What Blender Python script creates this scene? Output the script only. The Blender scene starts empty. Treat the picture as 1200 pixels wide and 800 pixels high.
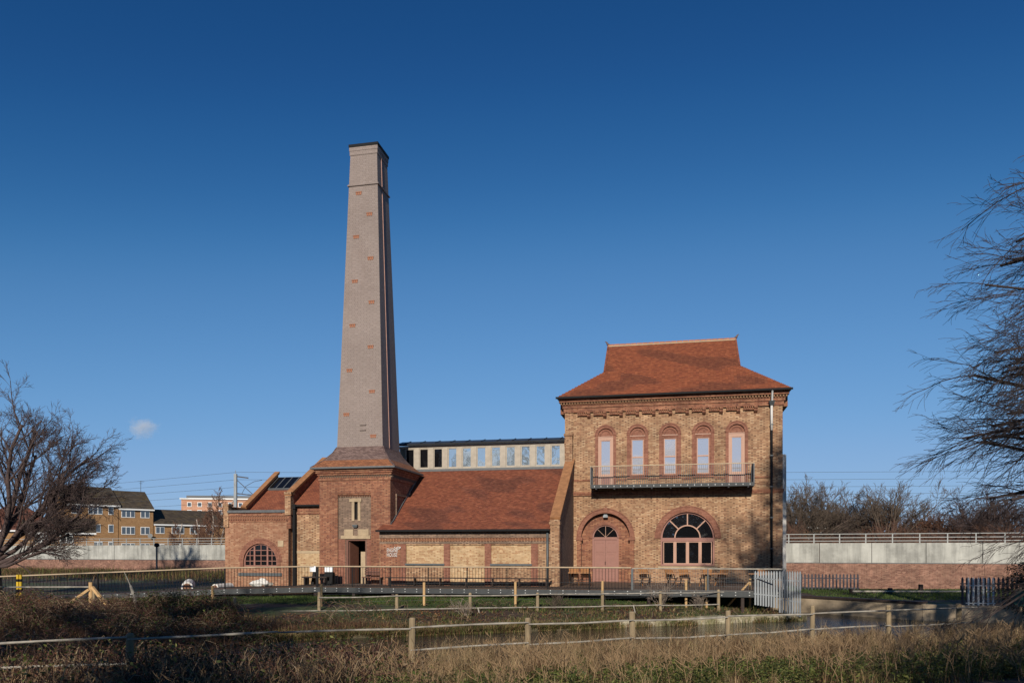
import bpy, bmesh, math, random
import numpy as np
from mathutils import Vector
from mathutils.geometry import tessellate_polygon

R = math.radians
rnd = random.Random(7)
scene = bpy.context.scene
COL = scene.collection

# ------------------------------------------------------------------ camera, sky, sun, exposure
CAMZ = 1.9
cam = bpy.data.cameras.new('camera')
cam.sensor_width = 36.0
cam.lens = 27.0                      # 900 px focal length on a 1200 px wide frame
cam.shift_y = 245.0 / 1200.0         # rising front: verticals stay vertical, horizon low
cam.clip_end = 6000.0
cam_o = bpy.data.objects.new('camera', cam)
cam_o.location = (0, 0, CAMZ)
cam_o.rotation_euler = (R(90), 0, 0)
COL.objects.link(cam_o)
scene.camera = cam_o

SUN_EL, SUN_AZ = 24.5, -8.8          # azimuth of the sun seen from the scene, degrees off straight behind the camera (+ = right)
world = bpy.data.worlds.new('World')
scene.world = world
world.use_nodes = True
wn = world.node_tree.nodes
wl = world.node_tree.links
bg = wn['Background']
sky = wn.new('ShaderNodeTexSky')
sky.sky_type = 'NISHITA'
sky.sun_disc = False
sky.sun_elevation = R(SUN_EL)
sky.sun_rotation = R(180 - SUN_AZ)
sky.altitude = 0
sky.air_density = 0.7
sky.dust_density = 0.0
sky.ozone_density = 8.0
# one tone curve for the whole sky (polarising filter and film contrast of the photograph)
SKY = 0.075
dn = wn.new('ShaderNodeVectorMath'); dn.operation = 'SCALE'; dn.inputs['Scale'].default_value = SKY
cv_ = wn.new('ShaderNodeRGBCurve')
up_ = wn.new('ShaderNodeVectorMath'); up_.operation = 'SCALE'; up_.inputs['Scale'].default_value = 1.0 / SKY
for ci, pts_ in enumerate(([(0, 0), (0.026, 0.0105), (0.034, 0.021), (0.056, 0.085), (0.1, 0.17), (0.156, 0.245), (0.386, 0.37), (1, 0.72)],
                           [(0, 0), (0.069, 0.070), (0.089, 0.112), (0.144, 0.24), (0.25, 0.366), (0.363, 0.43), (0.617, 0.53), (1, 0.72)],
                           [(0, 0), (0.184, 0.22), (0.235, 0.31), (0.366, 0.515), (0.56, 0.66), (0.716, 0.7), (0.8, 0.715), (1, 0.76)])):
    cu_ = cv_.mapping.curves[ci]
    cu_.points[0].location = pts_[0]; cu_.points[1].location = pts_[-1]
    for p_ in pts_[1:-1]: cu_.points.new(*p_)
cv_.mapping.extend = 'EXTRAPOLATED'
cv_.mapping.update()
wl.new(sky.outputs[0], dn.inputs[0]); wl.new(dn.outputs[0], cv_.inputs['Color']); wl.new(cv_.outputs[0], up_.inputs[0]); wl.new(up_.outputs[0], bg.inputs[0])
bg.inputs[1].default_value = SKY

sun = bpy.data.lights.new('sun', 'SUN')
sun.energy = 5.0
sun.angle = R(0.53)
sun.color = (1.0, 0.91, 0.78)
sun_o = bpy.data.objects.new('sun', sun)
to_sun = Vector((math.sin(R(SUN_AZ)) * math.cos(R(SUN_EL)), -math.cos(R(SUN_AZ)) * math.cos(R(SUN_EL)), math.sin(R(SUN_EL))))
sun_o.rotation_euler = to_sun.to_track_quat('Z', 'Y').to_euler()
sun_o.location = (0, -20, 40)
COL.objects.link(sun_o)

vs = scene.view_settings
vs.view_transform = 'Standard'
vs.look = 'None'
vs.exposure = 0.0
vs.gamma = 1.0
vs.use_curve_mapping = False
scene.cycles.max_bounces = 6
scene.cycles.volume_bounces = 3
scene.cycles.use_denoising = True

# ------------------------------------------------------------------ the building's own axes: u along the front, v into the building
TH = R(11.8)
CT, ST = math.cos(TH), math.sin(TH)
X0, Y0 = 9.711, 46.0

def W(u, v, z=0.0):
    return (X0 + u * CT + v * ST, Y0 - u * ST + v * CT, z)

def UV(x, y):
    a, b = x - X0, y - Y0
    return a * CT - b * ST, a * ST + b * CT

# ------------------------------------------------------------------ materials
MATS = {}

def newmat(name):
    m = bpy.data.materials.new(name)
    m.use_nodes = True
    MATS[name] = m
    nt = m.node_tree
    return m, nt, nt.nodes, nt.links, nt.nodes['Principled BSDF']

def boxmap(nt):
    """wall coordinates from object space: (along the wall, up)"""
    n, l = nt.nodes, nt.links
    tc = n.new('ShaderNodeTexCoord')
    ge = n.new('ShaderNodeNewGeometry')
    vt = n.new('ShaderNodeVectorTransform'); vt.vector_type = 'NORMAL'; vt.convert_from = 'WORLD'; vt.convert_to = 'OBJECT'
    l.new(ge.outputs['Normal'], vt.inputs[0])
    sp = n.new('ShaderNodeSeparateXYZ'); l.new(tc.outputs['Object'], sp.inputs[0])
    sn = n.new('ShaderNodeSeparateXYZ'); l.new(vt.outputs[0], sn.inputs[0])
    ax = n.new('ShaderNodeMath'); ax.operation = 'ABSOLUTE'; l.new(sn.outputs[0], ax.inputs[0])
    ay = n.new('ShaderNodeMath'); ay.operation = 'ABSOLUTE'; l.new(sn.outputs[1], ay.inputs[0])
    gt = n.new('ShaderNodeMath'); gt.operation = 'GREATER_THAN'; l.new(ax.outputs[0], gt.inputs[0]); l.new(ay.outputs[0], gt.inputs[1])
    mx = n.new('ShaderNodeMix'); mx.data_type = 'FLOAT'
    l.new(gt.outputs[0], mx.inputs[0]); l.new(sp.outputs[0], mx.inputs[2]); l.new(sp.outputs[1], mx.inputs[3])
    cb = n.new('ShaderNodeCombineXYZ'); l.new(mx.outputs[0], cb.inputs[0]); l.new(sp.outputs[2], cb.inputs[1])
    return cb.outputs[0], tc

def noise(nt, vec, scale, detail=4, rough=0.55, stretch=None):
    n, l = nt.nodes, nt.links
    if stretch:
        mp = n.new('ShaderNodeMapping'); mp.inputs['Scale'].default_value = stretch
        l.new(vec, mp.inputs[0]); vec = mp.outputs[0]
    t = n.new('ShaderNodeTexNoise'); t.inputs['Scale'].default_value = scale
    t.inputs['Detail'].default_value = detail; t.inputs['Roughness'].default_value = rough
    l.new(vec, t.inputs['Vector'])
    return t.outputs[0]

def ramp(nt, fac, stops, interp='LINEAR'):
    r = nt.nodes.new('ShaderNodeValToRGB')
    r.color_ramp.interpolation = interp
    el = r.color_ramp.elements
    while len(el) > 1: el.remove(el[-1])
    for i, (p, c) in enumerate(stops):
        e = el[0] if i == 0 else el.new(p)
        e.position = p
        e.color = (c[0], c[1], c[2], 1) if isinstance(c, (tuple, list)) else (c, c, c, 1)
    nt.links.new(fac, r.inputs[0])
    return r.outputs[0]

def mixc(nt, fac, a, b, mode='MIX'):
    m = nt.nodes.new('ShaderNodeMix'); m.data_type = 'RGBA'; m.blend_type = mode
    for sock, val in ((m.inputs[0], fac), (m.inputs[6], a), (m.inputs[7], b)):
        if isinstance(val, bpy.types.NodeSocket): nt.links.new(val, sock)
        elif isinstance(val, (tuple, list)): sock.default_value = (*val[:3], 1)
        else: sock.default_value = val
    return m.outputs[2]

def brick_mat(name, stretcher, header, mortar, bw=0.228, rh=0.077, ms=0.008, patch=(0.78, 1.15), patch_scale=0.8, soot=None, soot_pos=(0.55, 0.75), rough=0.9, heads=0.52, grain=0.14):
    """Flemish bond: long bricks and headers turn about in every course; the headers are the darker ones"""
    m, nt, n, l, P = newmat(name)
    vec, tc = boxmap(nt)
    def math_(op, a, b=None, c=None):
        k = n.new('ShaderNodeMath'); k.operation = op
        for i, q in enumerate((a, b, c)):
            if q is None: continue
            if isinstance(q, bpy.types.NodeSocket): l.new(q, k.inputs[i])
            else: k.inputs[i].default_value = q
        return k.outputs[0]
    sp = n.new('ShaderNodeSeparateXYZ'); l.new(vec, sp.inputs[0])
    period = bw * 1.5
    rowf = math_('DIVIDE', sp.outputs[1], rh)
    row = math_('FLOOR', rowf)
    xo = math_('ADD', math_('DIVIDE', sp.outputs[0], period), math_('MULTIPLY', math_('FLOORED_MODULO', row, 2.0), 0.5))
    cell = math_('FLOOR', xo); fx = math_('FRACT', xo); fz = math_('FRACT', rowf)
    head = math_('LESS_THAN', fx, 1 / 3)
    cb = n.new('ShaderNodeCombineXYZ'); l.new(math_('MULTIPLY_ADD', head, 0.37, cell), cb.inputs[0]); l.new(row, cb.inputs[1])
    wnz = n.new('ShaderNodeTexWhiteNoise'); wnz.noise_dimensions = '2D'; l.new(cb.outputs[0], wnz.inputs['Vector'])
    sc = ramp(nt, wnz.outputs['Value'], stretcher)
    hc = ramp(nt, wnz.outputs['Value'], header)
    col = mixc(nt, math_('MULTIPLY', head, heads), sc, hc)
    d = math_('MINIMUM', math_('MULTIPLY', math_('MINIMUM', fx, math_('ABSOLUTE', math_('SUBTRACT', fx, 1 / 3))), period), math_('MULTIPLY', fz, rh))
    mort = math_('LESS_THAN', d, ms)
    pn = noise(nt, tc.outputs['Object'], patch_scale, 5, 0.6)
    col = mixc(nt, mort, col, mortar)
    col = mixc(nt, 1.0, col, ramp(nt, pn, [(0.3, patch[0]), (0.7, patch[1])]), 'MULTIPLY')
    if soot:
        sn = noise(nt, tc.outputs['Object'], 0.45, 6, 0.65, (1, 1, 0.6))
        f = ramp(nt, sn, [(soot_pos[0], 0.0), (soot_pos[1], 0.75)])
        col = mixc(nt, f, col, mixc(nt, 1.0, col, soot, 'MULTIPLY'))
    fn = noise(nt, tc.outputs['Object'], 5, 3, 0.6)
    col = mixc(nt, 1.0, col, ramp(nt, fn, [(0.25, 1 - grain), (0.75, 1 + grain)]), 'MULTIPLY')
    l.new(col, P.inputs['Base Color'])
    P.inputs['Roughness'].default_value = rough
    bp = n.new('ShaderNodeBump'); bp.inputs['Strength'].default_value = 0.3; bp.inputs['Distance'].default_value = 0.008; bp.invert = True
    l.new(mort, bp.inputs['Height']); l.new(bp.outputs[0], P.inputs['Normal'])
    return m

def plain(name, col, rough=0.7, metal=0.0, var=0.18, scale=6.0, stretch=None, bump=0.0, spec=0.4):
    m, nt, n, l, P = newmat(name)
    tc = n.new('ShaderNodeTexCoord')
    t = noise(nt, tc.outputs['Object'], scale, 5, 0.6, stretch)
    c = ramp(nt, t, [(0.28, tuple(x * (1 - var) for x in col)), (0.72, tuple(min(1, x * (1 + var)) for x in col))])
    l.new(c, P.inputs['Base Color'])
    P.inputs['Roughness'].default_value = rough
    P.inputs['Metallic'].default_value = metal
    P.inputs['Specular IOR Level'].default_value = spec
    if bump:
        bp = n.new('ShaderNodeBump'); bp.inputs['Strength'].default_value = bump; bp.inputs['Distance'].default_value = 0.02
        l.new(t, bp.inputs['Height']); l.new(bp.outputs[0], P.inputs['Normal'])
    return m

def attr_mat(name, rough=0.8, trans=0.0, spec=0.3):
    m, nt, n, l, P = newmat(name)
    a = n.new('ShaderNodeAttribute'); a.attribute_name = 'tint'
    l.new(a.outputs['Color'], P.inputs['Base Color'])
    P.inputs['Roughness'].default_value = rough
    P.inputs['Specular IOR Level'].default_value = spec
    if trans:
        tr = n.new('ShaderNodeBsdfTranslucent'); l.new(a.outputs['Color'], tr.inputs[0])
        ms = n.new('ShaderNodeMixShader'); ms.inputs[0].default_value = trans
        l.new(P.outputs[0], ms.inputs[1]); l.new(tr.outputs[0], ms.inputs[2])
        l.new(ms.outputs[0], n['Material Output'].inputs[0])
    return m

def glass_mat(name, base, refl, tint=(1, 1, 1), wav=0.004, rough=0.02, gain=1.0):
    m, nt, n, l, P = newmat(name)
    P.inputs['Base Color'].default_value = (*base, 1); P.inputs['Roughness'].default_value = 0.6; P.inputs['Specular IOR Level'].default_value = 0.0
    g = n.new('ShaderNodeBsdfGlossy'); g.inputs['Roughness'].default_value = rough; g.inputs['Color'].default_value = (*tint, 1)
    lw = n.new('ShaderNodeFresnel'); lw.inputs[0].default_value = 1.5
    ad = n.new('ShaderNodeMath'); ad.operation = 'MULTIPLY_ADD'; ad.use_clamp = True; ad.inputs[1].default_value = gain; ad.inputs[2].default_value = refl
    l.new(lw.outputs[0], ad.inputs[0])
    ms = n.new('ShaderNodeMixShader'); l.new(ad.outputs[0], ms.inputs[0]); l.new(P.outputs[0], ms.inputs[1]); l.new(g.outputs[0], ms.inputs[2])
    l.new(ms.outputs[0], n['Material Output'].inputs[0])
    tc = n.new('ShaderNodeTexCoord')
    t = noise(nt, tc.outputs['Object'], 1.4, 1, 0.5)
    bp = n.new('ShaderNodeBump'); bp.inputs['Strength'].default_value = 1.0; bp.inputs['Distance'].default_value = wav
    l.new(t, bp.inputs['Height']); l.new(bp.outputs[0], g.inputs['Normal'])
    return m

BUFF = brick_mat('buff_brick', [(0.0, (0.215, 0.1, 0.053)), (0.3, (0.305, 0.17, 0.09)), (0.75, (0.365, 0.218, 0.121)), (1.0, (0.435, 0.292, 0.175))],
                 [(0.0, (0.05, 0.026, 0.02)), (0.45, (0.11, 0.052, 0.034)), (0.7, (0.25, 0.12, 0.065)), (1.0, (0.3, 0.16, 0.09))], (0.3, 0.2, 0.125), patch=(0.7, 1.16), soot=(0.5, 0.42, 0.38), soot_pos=(0.52, 0.74), heads=0.56)
WINGB = brick_mat('wing_pink_brick', [(0.0, (0.24, 0.1, 0.054)), (0.5, (0.305, 0.15, 0.086)), (1.0, (0.37, 0.21, 0.125))], [(0.0, (0.15, 0.062, 0.036)), (1.0, (0.27, 0.125, 0.07))], (0.29, 0.18, 0.115), heads=0.4, patch=(0.8, 1.12), soot=(0.6, 0.52, 0.48), soot_pos=(0.54, 0.8))
REDB = brick_mat('red_brick', [(0.0, (0.15, 0.05, 0.028)), (0.5, (0.245, 0.092, 0.048)), (1.0, (0.31, 0.145, 0.078))],
                 [(0.0, (0.1, 0.036, 0.023)), (1.0, (0.2, 0.075, 0.04))], (0.24, 0.15, 0.098), patch=(0.72, 1.16), soot=(0.52, 0.45, 0.42), soot_pos=(0.52, 0.76))
ROSE = brick_mat('rose_brick_dressing', [(0.0, (0.18, 0.066, 0.04)), (1.0, (0.265, 0.112, 0.07))], [(0.0, (0.165, 0.06, 0.037)), (1.0, (0.23, 0.095, 0.06))], (0.22, 0.135, 0.095), ms=0.005)
GREYB = brick_mat('weathered_grey_brick', [(0.0, (0.13, 0.085, 0.06)), (1.0, (0.25, 0.165, 0.115))], [(0.0, (0.08, 0.052, 0.04)), (1.0, (0.16, 0.1, 0.07))], (0.2, 0.15, 0.11), soot=(0.6, 0.55, 0.52))
PALEB = brick_mat('pale_new_buff_brick', [(0.0, (0.32, 0.17, 0.085)), (0.3, (0.4, 0.26, 0.135)), (1.0, (0.5, 0.36, 0.21))], [(0.0, (0.25, 0.125, 0.065)), (1.0, (0.44, 0.3, 0.165))], (0.43, 0.31, 0.19), patch=(0.84, 1.1), soot=(0.75, 0.68, 0.62))
CHIM = brick_mat('chimney_grey_brick', [(0.0, (0.228, 0.183, 0.162)), (1.0, (0.258, 0.208, 0.186))], [(0.0, (0.222, 0.178, 0.158)), (1.0, (0.25, 0.202, 0.18))], (0.182, 0.143, 0.127), patch=(0.9, 1.08), patch_scale=0.3, rh=0.11, bw=0.26, ms=0.015, soot=(0.8, 0.74, 0.72), soot_pos=(0.5, 0.8), grain=0.05)
HBRICK = brick_mat('house_yellow_brick', [(0.0, (0.26, 0.135, 0.055)), (1.0, (0.36, 0.205, 0.09))], [(0.0, (0.22, 0.115, 0.045)), (1.0, (0.31, 0.17, 0.075))], (0.27, 0.17, 0.09), patch=(0.9, 1.08))
WBRICK = brick_mat('boundary_red_brick', [(0.0, (0.155, 0.066, 0.045)), (1.0, (0.29, 0.155, 0.105))], [(0.0, (0.11, 0.05, 0.036)), (1.0, (0.24, 0.115, 0.078))], (0.25, 0.175, 0.135), patch=(0.62, 1.2), patch_scale=1.6)
FARB = brick_mat('far_pink_brick', [(0.0, (0.42, 0.2, 0.12)), (1.0, (0.5, 0.27, 0.17))], [(0.0, (0.4, 0.2, 0.12)), (1.0, (0.48, 0.26, 0.17))], (0.45, 0.28, 0.2))

def tile_mat(name, stops, dark, rough=0.85, rh=0.062, bw=0.17, dark_pos=(0.5, 0.7)):
    m, nt, n, l, P = newmat(name)
    vec, tc = boxmap(nt)
    b = n.new('ShaderNodeTexBrick')
    b.inputs['Color1'].default_value = (0, 0, 0, 1); b.inputs['Color2'].default_value = (1, 1, 1, 1); b.inputs['Mortar'].default_value = (0.0, 0.0, 0.0, 1)
    b.inputs['Scale'].default_value = 1; b.inputs['Brick Width'].default_value = bw; b.inputs['Row Height'].default_value = rh
    b.inputs['Mortar Size'].default_value = 0.006; b.inputs['Mortar Smooth'].default_value = 0.3
    l.new(vec, b.inputs['Vector'])
    col = ramp(nt, b.outputs['Color'], stops)
    # batches of darker tiles, laid in ragged-ended runs of courses
    pn = noise(nt, vec, 0.55, 6, 0.62, (1.0, 2.6, 1))
    f = ramp(nt, pn, [(dark_pos[0], 0.0), (dark_pos[1], 0.85)])
    col = mixc(nt, f, col, mixc(nt, 1.0, col, dark, 'MULTIPLY'))
    st = noise(nt, vec, 1.1, 4, 0.6, (1.0, 9, 1))
    col = mixc(nt, 1.0, col, ramp(nt, st, [(0.3, 0.86), (0.7, 1.12)]), 'MULTIPLY')
    col = mixc(nt, b.outputs['Fac'], col, (0.04, 0.018, 0.012))
    l.new(col, P.inputs['Base Color'])
    P.inputs['Roughness'].default_value = rough
    un = n.new('ShaderNodeBump'); un.inputs['Strength'].default_value = 0.6; un.inputs['Distance'].default_value = 0.1
    l.new(noise(nt, vec, 1.3, 3, 0.5, (1, 1.8, 1)), un.inputs['Height'])
    bp = n.new('ShaderNodeBump'); bp.inputs['Strength'].default_value = 0.5; bp.inputs['Distance'].default_value = 0.015; bp.invert = True
    l.new(un.outputs[0], bp.inputs['Normal'])
    l.new(b.outputs['Fac'], bp.inputs['Height']); l.new(bp.outputs[0], P.inputs['Normal'])
    return m

TILE = tile_mat('clay_roof_tile', [(0.0, (0.19, 0.053, 0.025)), (0.3, (0.232, 0.066, 0.03)), (0.7, (0.258, 0.075, 0.033)), (1.0, (0.29, 0.092, 0.042))], (0.62, 0.55, 0.56), dark_pos=(0.5, 0.62))
TILE_LOW = tile_mat('clay_roof_tile_brown', [(0.0, (0.165, 0.05, 0.026)), (0.3, (0.2, 0.061, 0.031)), (0.7, (0.228, 0.071, 0.036)), (1.0, (0.26, 0.088, 0.046))], (0.64, 0.58, 0.62), dark_pos=(0.5, 0.62))
TILE_ORANGE = tile_mat('new_orange_tile', [(0.0, (0.2, 0.075, 0.032)), (0.6, (0.29, 0.11, 0.045)), (1.0, (0.34, 0.14, 0.06))], (0.8, 0.75, 0.7))
TILE_PLUM = tile_mat('plum_tile', [(0.0, (0.1, 0.062, 0.055)), (0.6, (0.165, 0.108, 0.095)), (1.0, (0.2, 0.135, 0.118))], (0.75, 0.7, 0.75))
SLATE_H = tile_mat('house_dark_tile', [(0.0, (0.034, 0.025, 0.016)), (1.0, (0.075, 0.056, 0.034))], (1.3, 1.25, 0.6), bw=0.4, rh=0.2)
TILE_HRED = tile_mat('house_red_tile', [(0.0, (0.1, 0.036, 0.02)), (1.0, (0.17, 0.062, 0.036))], (0.7, 0.65, 0.65), bw=0.4, rh=0.2)
TERRA = plain('terracotta', (0.31, 0.125, 0.068), 0.8)
COPING = plain('tan_coping_tile', (0.295, 0.139, 0.061), 0.85, var=0.3, scale=4)
STONE = plain('pale_stone', (0.374, 0.281, 0.178), 0.85, var=0.2, scale=3, bump=0.2)
LEAD = plain('lead_sheet', (0.1, 0.105, 0.11), 0.6, var=0.2)
LEADROOF = plain('dark_metal_roof', (0.03, 0.032, 0.036), 0.45, var=0.25, scale=2)
BLACK = plain('black_iron', (0.01, 0.01, 0.011), 0.75, var=0.2, spec=0.2)
BEAM = plain('dark_blue_grey_beam', (0.036, 0.04, 0.042), 0.6, var=0.25)
STEEL = plain('painted_grey_steel', (0.075, 0.085, 0.09), 0.5, var=0.2)
RAILGALV = plain('dull_grey_rail', (0.3, 0.31, 0.3), 0.6, var=0.15)
GALV = plain('galvanised_steel', (0.24, 0.26, 0.275), 0.6, metal=0.1, var=0.22, scale=5, stretch=(1, 1, 0.3))
PALEGALV = plain('pale_galvanised_steel', (0.43, 0.44, 0.43), 0.5, var=0.12)
DARKSTEEL = plain('dark_steel_and_shaded_pales', (0.03, 0.032, 0.045), 0.5, var=0.3)  # dark steel; on the right-edge palisade it stands in for tree shade
PINKPAINT = plain('dusky_pink_paint', (0.255, 0.119, 0.092), 0.6, var=0.08, scale=3)
PINKLIGHT = plain('pale_pink_frame_paint', (0.399, 0.23, 0.162), 0.55, var=0.06, scale=3)
OAKPALE = plain('pale_oak_frame', (0.36, 0.315, 0.255), 0.7, var=0.14, scale=4)
BROWNDOOR = plain('brown_painted_door', (0.14, 0.06, 0.04), 0.55, var=0.15)
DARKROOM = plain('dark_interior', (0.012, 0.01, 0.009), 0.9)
SIGNWHITE = plain('weathered_sign_white', (0.55, 0.53, 0.5), 0.7, var=0.08)
WHITE = plain('white_paint', (0.78, 0.78, 0.78), 0.6, var=0.04)
WHITEFRAME = plain('white_plastic_frame', (0.72, 0.72, 0.7), 0.5, var=0.05)
TIMBER = plain('new_sawn_timber', (0.47, 0.3, 0.14), 0.8, var=0.22, scale=5, stretch=(1, 1, 0.12))
OLDTIMBER = plain('weathered_timber', (0.25, 0.19, 0.115), 0.9, var=0.35, scale=6, stretch=(1, 1, 0.25), bump=0.3)
GREYTIMBER = plain('silvered_timber', (0.28, 0.255, 0.215), 0.85, var=0.45, scale=9, stretch=(0.5, 0.5, 1))
HANDRAIL = plain('handrail_oak', (0.391, 0.297, 0.196), 0.7, var=0.15, scale=3)
DECKWOOD = plain('decking_board', (0.1, 0.065, 0.045), 0.8, var=0.3, scale=3, stretch=(0.3, 6, 1))
TEAK = plain('oiled_hardwood', (0.33, 0.155, 0.06), 0.65, var=0.35, scale=5)
DARKWOOD = plain('dark_stained_timber', (0.035, 0.022, 0.017), 0.75, var=0.3)
YELLOW = plain('yellow_paint', (0.62, 0.4, 0.02), 0.55, var=0.1)
TEAL = plain('dark_teal_plastic', (0.015, 0.06, 0.05), 0.5)
BARKD = plain('dark_bark', (0.06, 0.045, 0.037), 0.95, var=0.35, scale=4, bump=0.4)
TWIG = plain('purple_brown_twig', (0.07, 0.047, 0.043), 0.9, var=0.3)
TWIGDARK = plain('dark_twig', (0.042, 0.031, 0.03), 0.95, var=0.35)
TWIGB = plain('grey_brown_twig', (0.105, 0.078, 0.058), 0.95, var=0.3)
TWIGR = plain('russet_twig', (0.12, 0.06, 0.038), 0.95, var=0.3)
BIRCH = plain('birch_bark', (0.35, 0.29, 0.24), 0.9, var=0.35)
ROCK = plain('pale_rock', (0.62, 0.6, 0.56), 0.9, var=0.25, scale=3, bump=0.4)
LOGEND = plain('sawn_log_end', (0.2, 0.1, 0.06), 0.9, var=0.3)
CLAY = attr_mat('clay_tile_face', 0.85)
GRASSM = attr_mat('grass_blade', 0.8, 0.25)
LEAFM = attr_mat('weed_leaf', 0.6, 0.3)
GLASS_UP = glass_mat('sky_reflecting_glass', (0.34, 0.33, 0.345), 0.36, (0.98, 0.96, 1.0), 0.003)  # pale base colour stands in for part of the mirrored cloud
GLASS_CLERE = glass_mat('clerestory_glass', (0.24, 0.29, 0.33), 0.45, (0.85, 0.95, 1.0), 0.006)  # pale blue base: brightness of the mirrored sky put into the colour
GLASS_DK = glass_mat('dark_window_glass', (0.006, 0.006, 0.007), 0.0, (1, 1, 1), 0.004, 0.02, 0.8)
GLASS_FAN = glass_mat('old_fanlight_glass', (0.01, 0.01, 0.012), 0.1, (1, 1, 1), 0.02)
GLASS_HOUSE = glass_mat('house_window_glass', (0.05, 0.055, 0.06), 0.1)

def conc_mat():
    m, nt, n, l, P = newmat('board_marked_concrete')
    tc = n.new('ShaderNodeTexCoord')
    a = noise(nt, tc.outputs['Object'], 1.3, 6, 0.65)
    b = noise(nt, tc.outputs['Object'], 1.0, 4, 0.6, (3.0, 3.0, 0.25))
    col = ramp(nt, a, [(0.3, (0.32, 0.318, 0.288)), (0.7, (0.43, 0.427, 0.388))])
    col = mixc(nt, 1.0, col, ramp(nt, b, [(0.35, 0.72), (0.6, 1.05)]), 'MULTIPLY')
    c3 = noise(nt, tc.outputs['Object'], 0.35, 5, 0.7)
    col = mixc(nt, 1.0, col, ramp(nt, c3, [(0.38, 0.7), (0.55, 1.05)]), 'MULTIPLY')
    l.new(col, P.inputs['Base Color']); P.inputs['Roughness'].default_value = 0.85
    return m
CONC = conc_mat()
OLDCONC = plain('stained_old_concrete', (0.3, 0.235, 0.16), 0.9, var=0.4, scale=1.6, bump=0.3)

def mossy_stone():
    m, nt, n, l, P = newmat('mossy_bank_stone')
    tc = n.new('ShaderNodeTexCoord')
    a = noise(nt, tc.outputs['Object'], 1.7, 6, 0.7)
    b = noise(nt, tc.outputs['Object'], 7, 4, 0.6)
    col = ramp(nt, a, [(0.34, (0.07, 0.085, 0.022)), (0.46, (0.24, 0.21, 0.12)), (0.6, (0.46, 0.41, 0.3))])
    col = mixc(nt, 1.0, col, ramp(nt, b, [(0.3, 0.65), (0.7, 1.2)]), 'MULTIPLY')
    l.new(col, P.inputs['Base Color']); P.inputs['Roughness'].default_value = 0.95
    bp = n.new('ShaderNodeBump'); bp.inputs['Strength'].default_value = 0.6; bp.inputs['Distance'].default_value = 0.05
    l.new(b, bp.inputs['Height']); l.new(bp.outputs[0], P.inputs['Normal'])
    return m
MOSSY = mossy_stone()
MOSSDARK = plain('damp_bank_stone', (0.085, 0.07, 0.04), 0.95, var=0.6, scale=2.5, bump=0.5)

def ground_mat():
    m, nt, n, l, P = newmat('winter_ground')
    tc = n.new('ShaderNodeTexCoord')
    a = noise(nt, tc.outputs['Object'], 0.35, 6, 0.65)
    b = noise(nt, tc.outputs['Object'], 3.5, 6, 0.7)
    earth = ramp(nt, b, [(0.3, (0.02, 0.012, 0.008)), (0.55, (0.055, 0.03, 0.017)), (0.75, (0.1, 0.06, 0.032))])
    green = ramp(nt, b, [(0.3, (0.025, 0.04, 0.01)), (0.7, (0.06, 0.085, 0.02))])
    l.new(mixc(nt, ramp(nt, a, [(0.48, 0.0), (0.58, 1.0)]), earth, green), P.inputs['Base Color'])
    P.inputs['Roughness'].default_value = 0.95
    bp = n.new('ShaderNodeBump'); bp.inputs['Strength'].default_value = 0.6; bp.inputs['Distance'].default_value = 0.08
    l.new(b, bp.inputs['Height']); l.new(bp.outputs[0], P.inputs['Normal'])
    return m
GROUND = ground_mat()

def water_mat():
    m, nt, n, l, P = newmat('stream_water')
    tc = n.new('ShaderNodeTexCoord')
    P.inputs['Base Color'].default_value = (0.018, 0.016, 0.01, 1)
    P.inputs['Roughness'].default_value = 0.04
    P.inputs['IOR'].default_value = 1.33
    t = noise(nt, tc.outputs['Object'], 1.6, 5, 0.6, (1.0, 2.4, 1))
    t2 = noise(nt, tc.outputs['Object'], 6.0, 3, 0.5, (1.0, 1.8, 1))
    ad = n.new('ShaderNodeMath'); ad.operation = 'MULTIPLY_ADD'; ad.inputs[1].default_value = 0.3
    l.new(t2, ad.inputs[0]); l.new(t, ad.inputs[2])
    bp = n.new('ShaderNodeBump'); bp.inputs['Strength'].default_value = 0.8; bp.inputs['Distance'].default_value = 0.08
    l.new(ad.outputs[0], bp.inputs['Height']); l.new(bp.outputs[0], P.inputs['Normal'])
    return m
WATER = water_mat()

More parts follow.
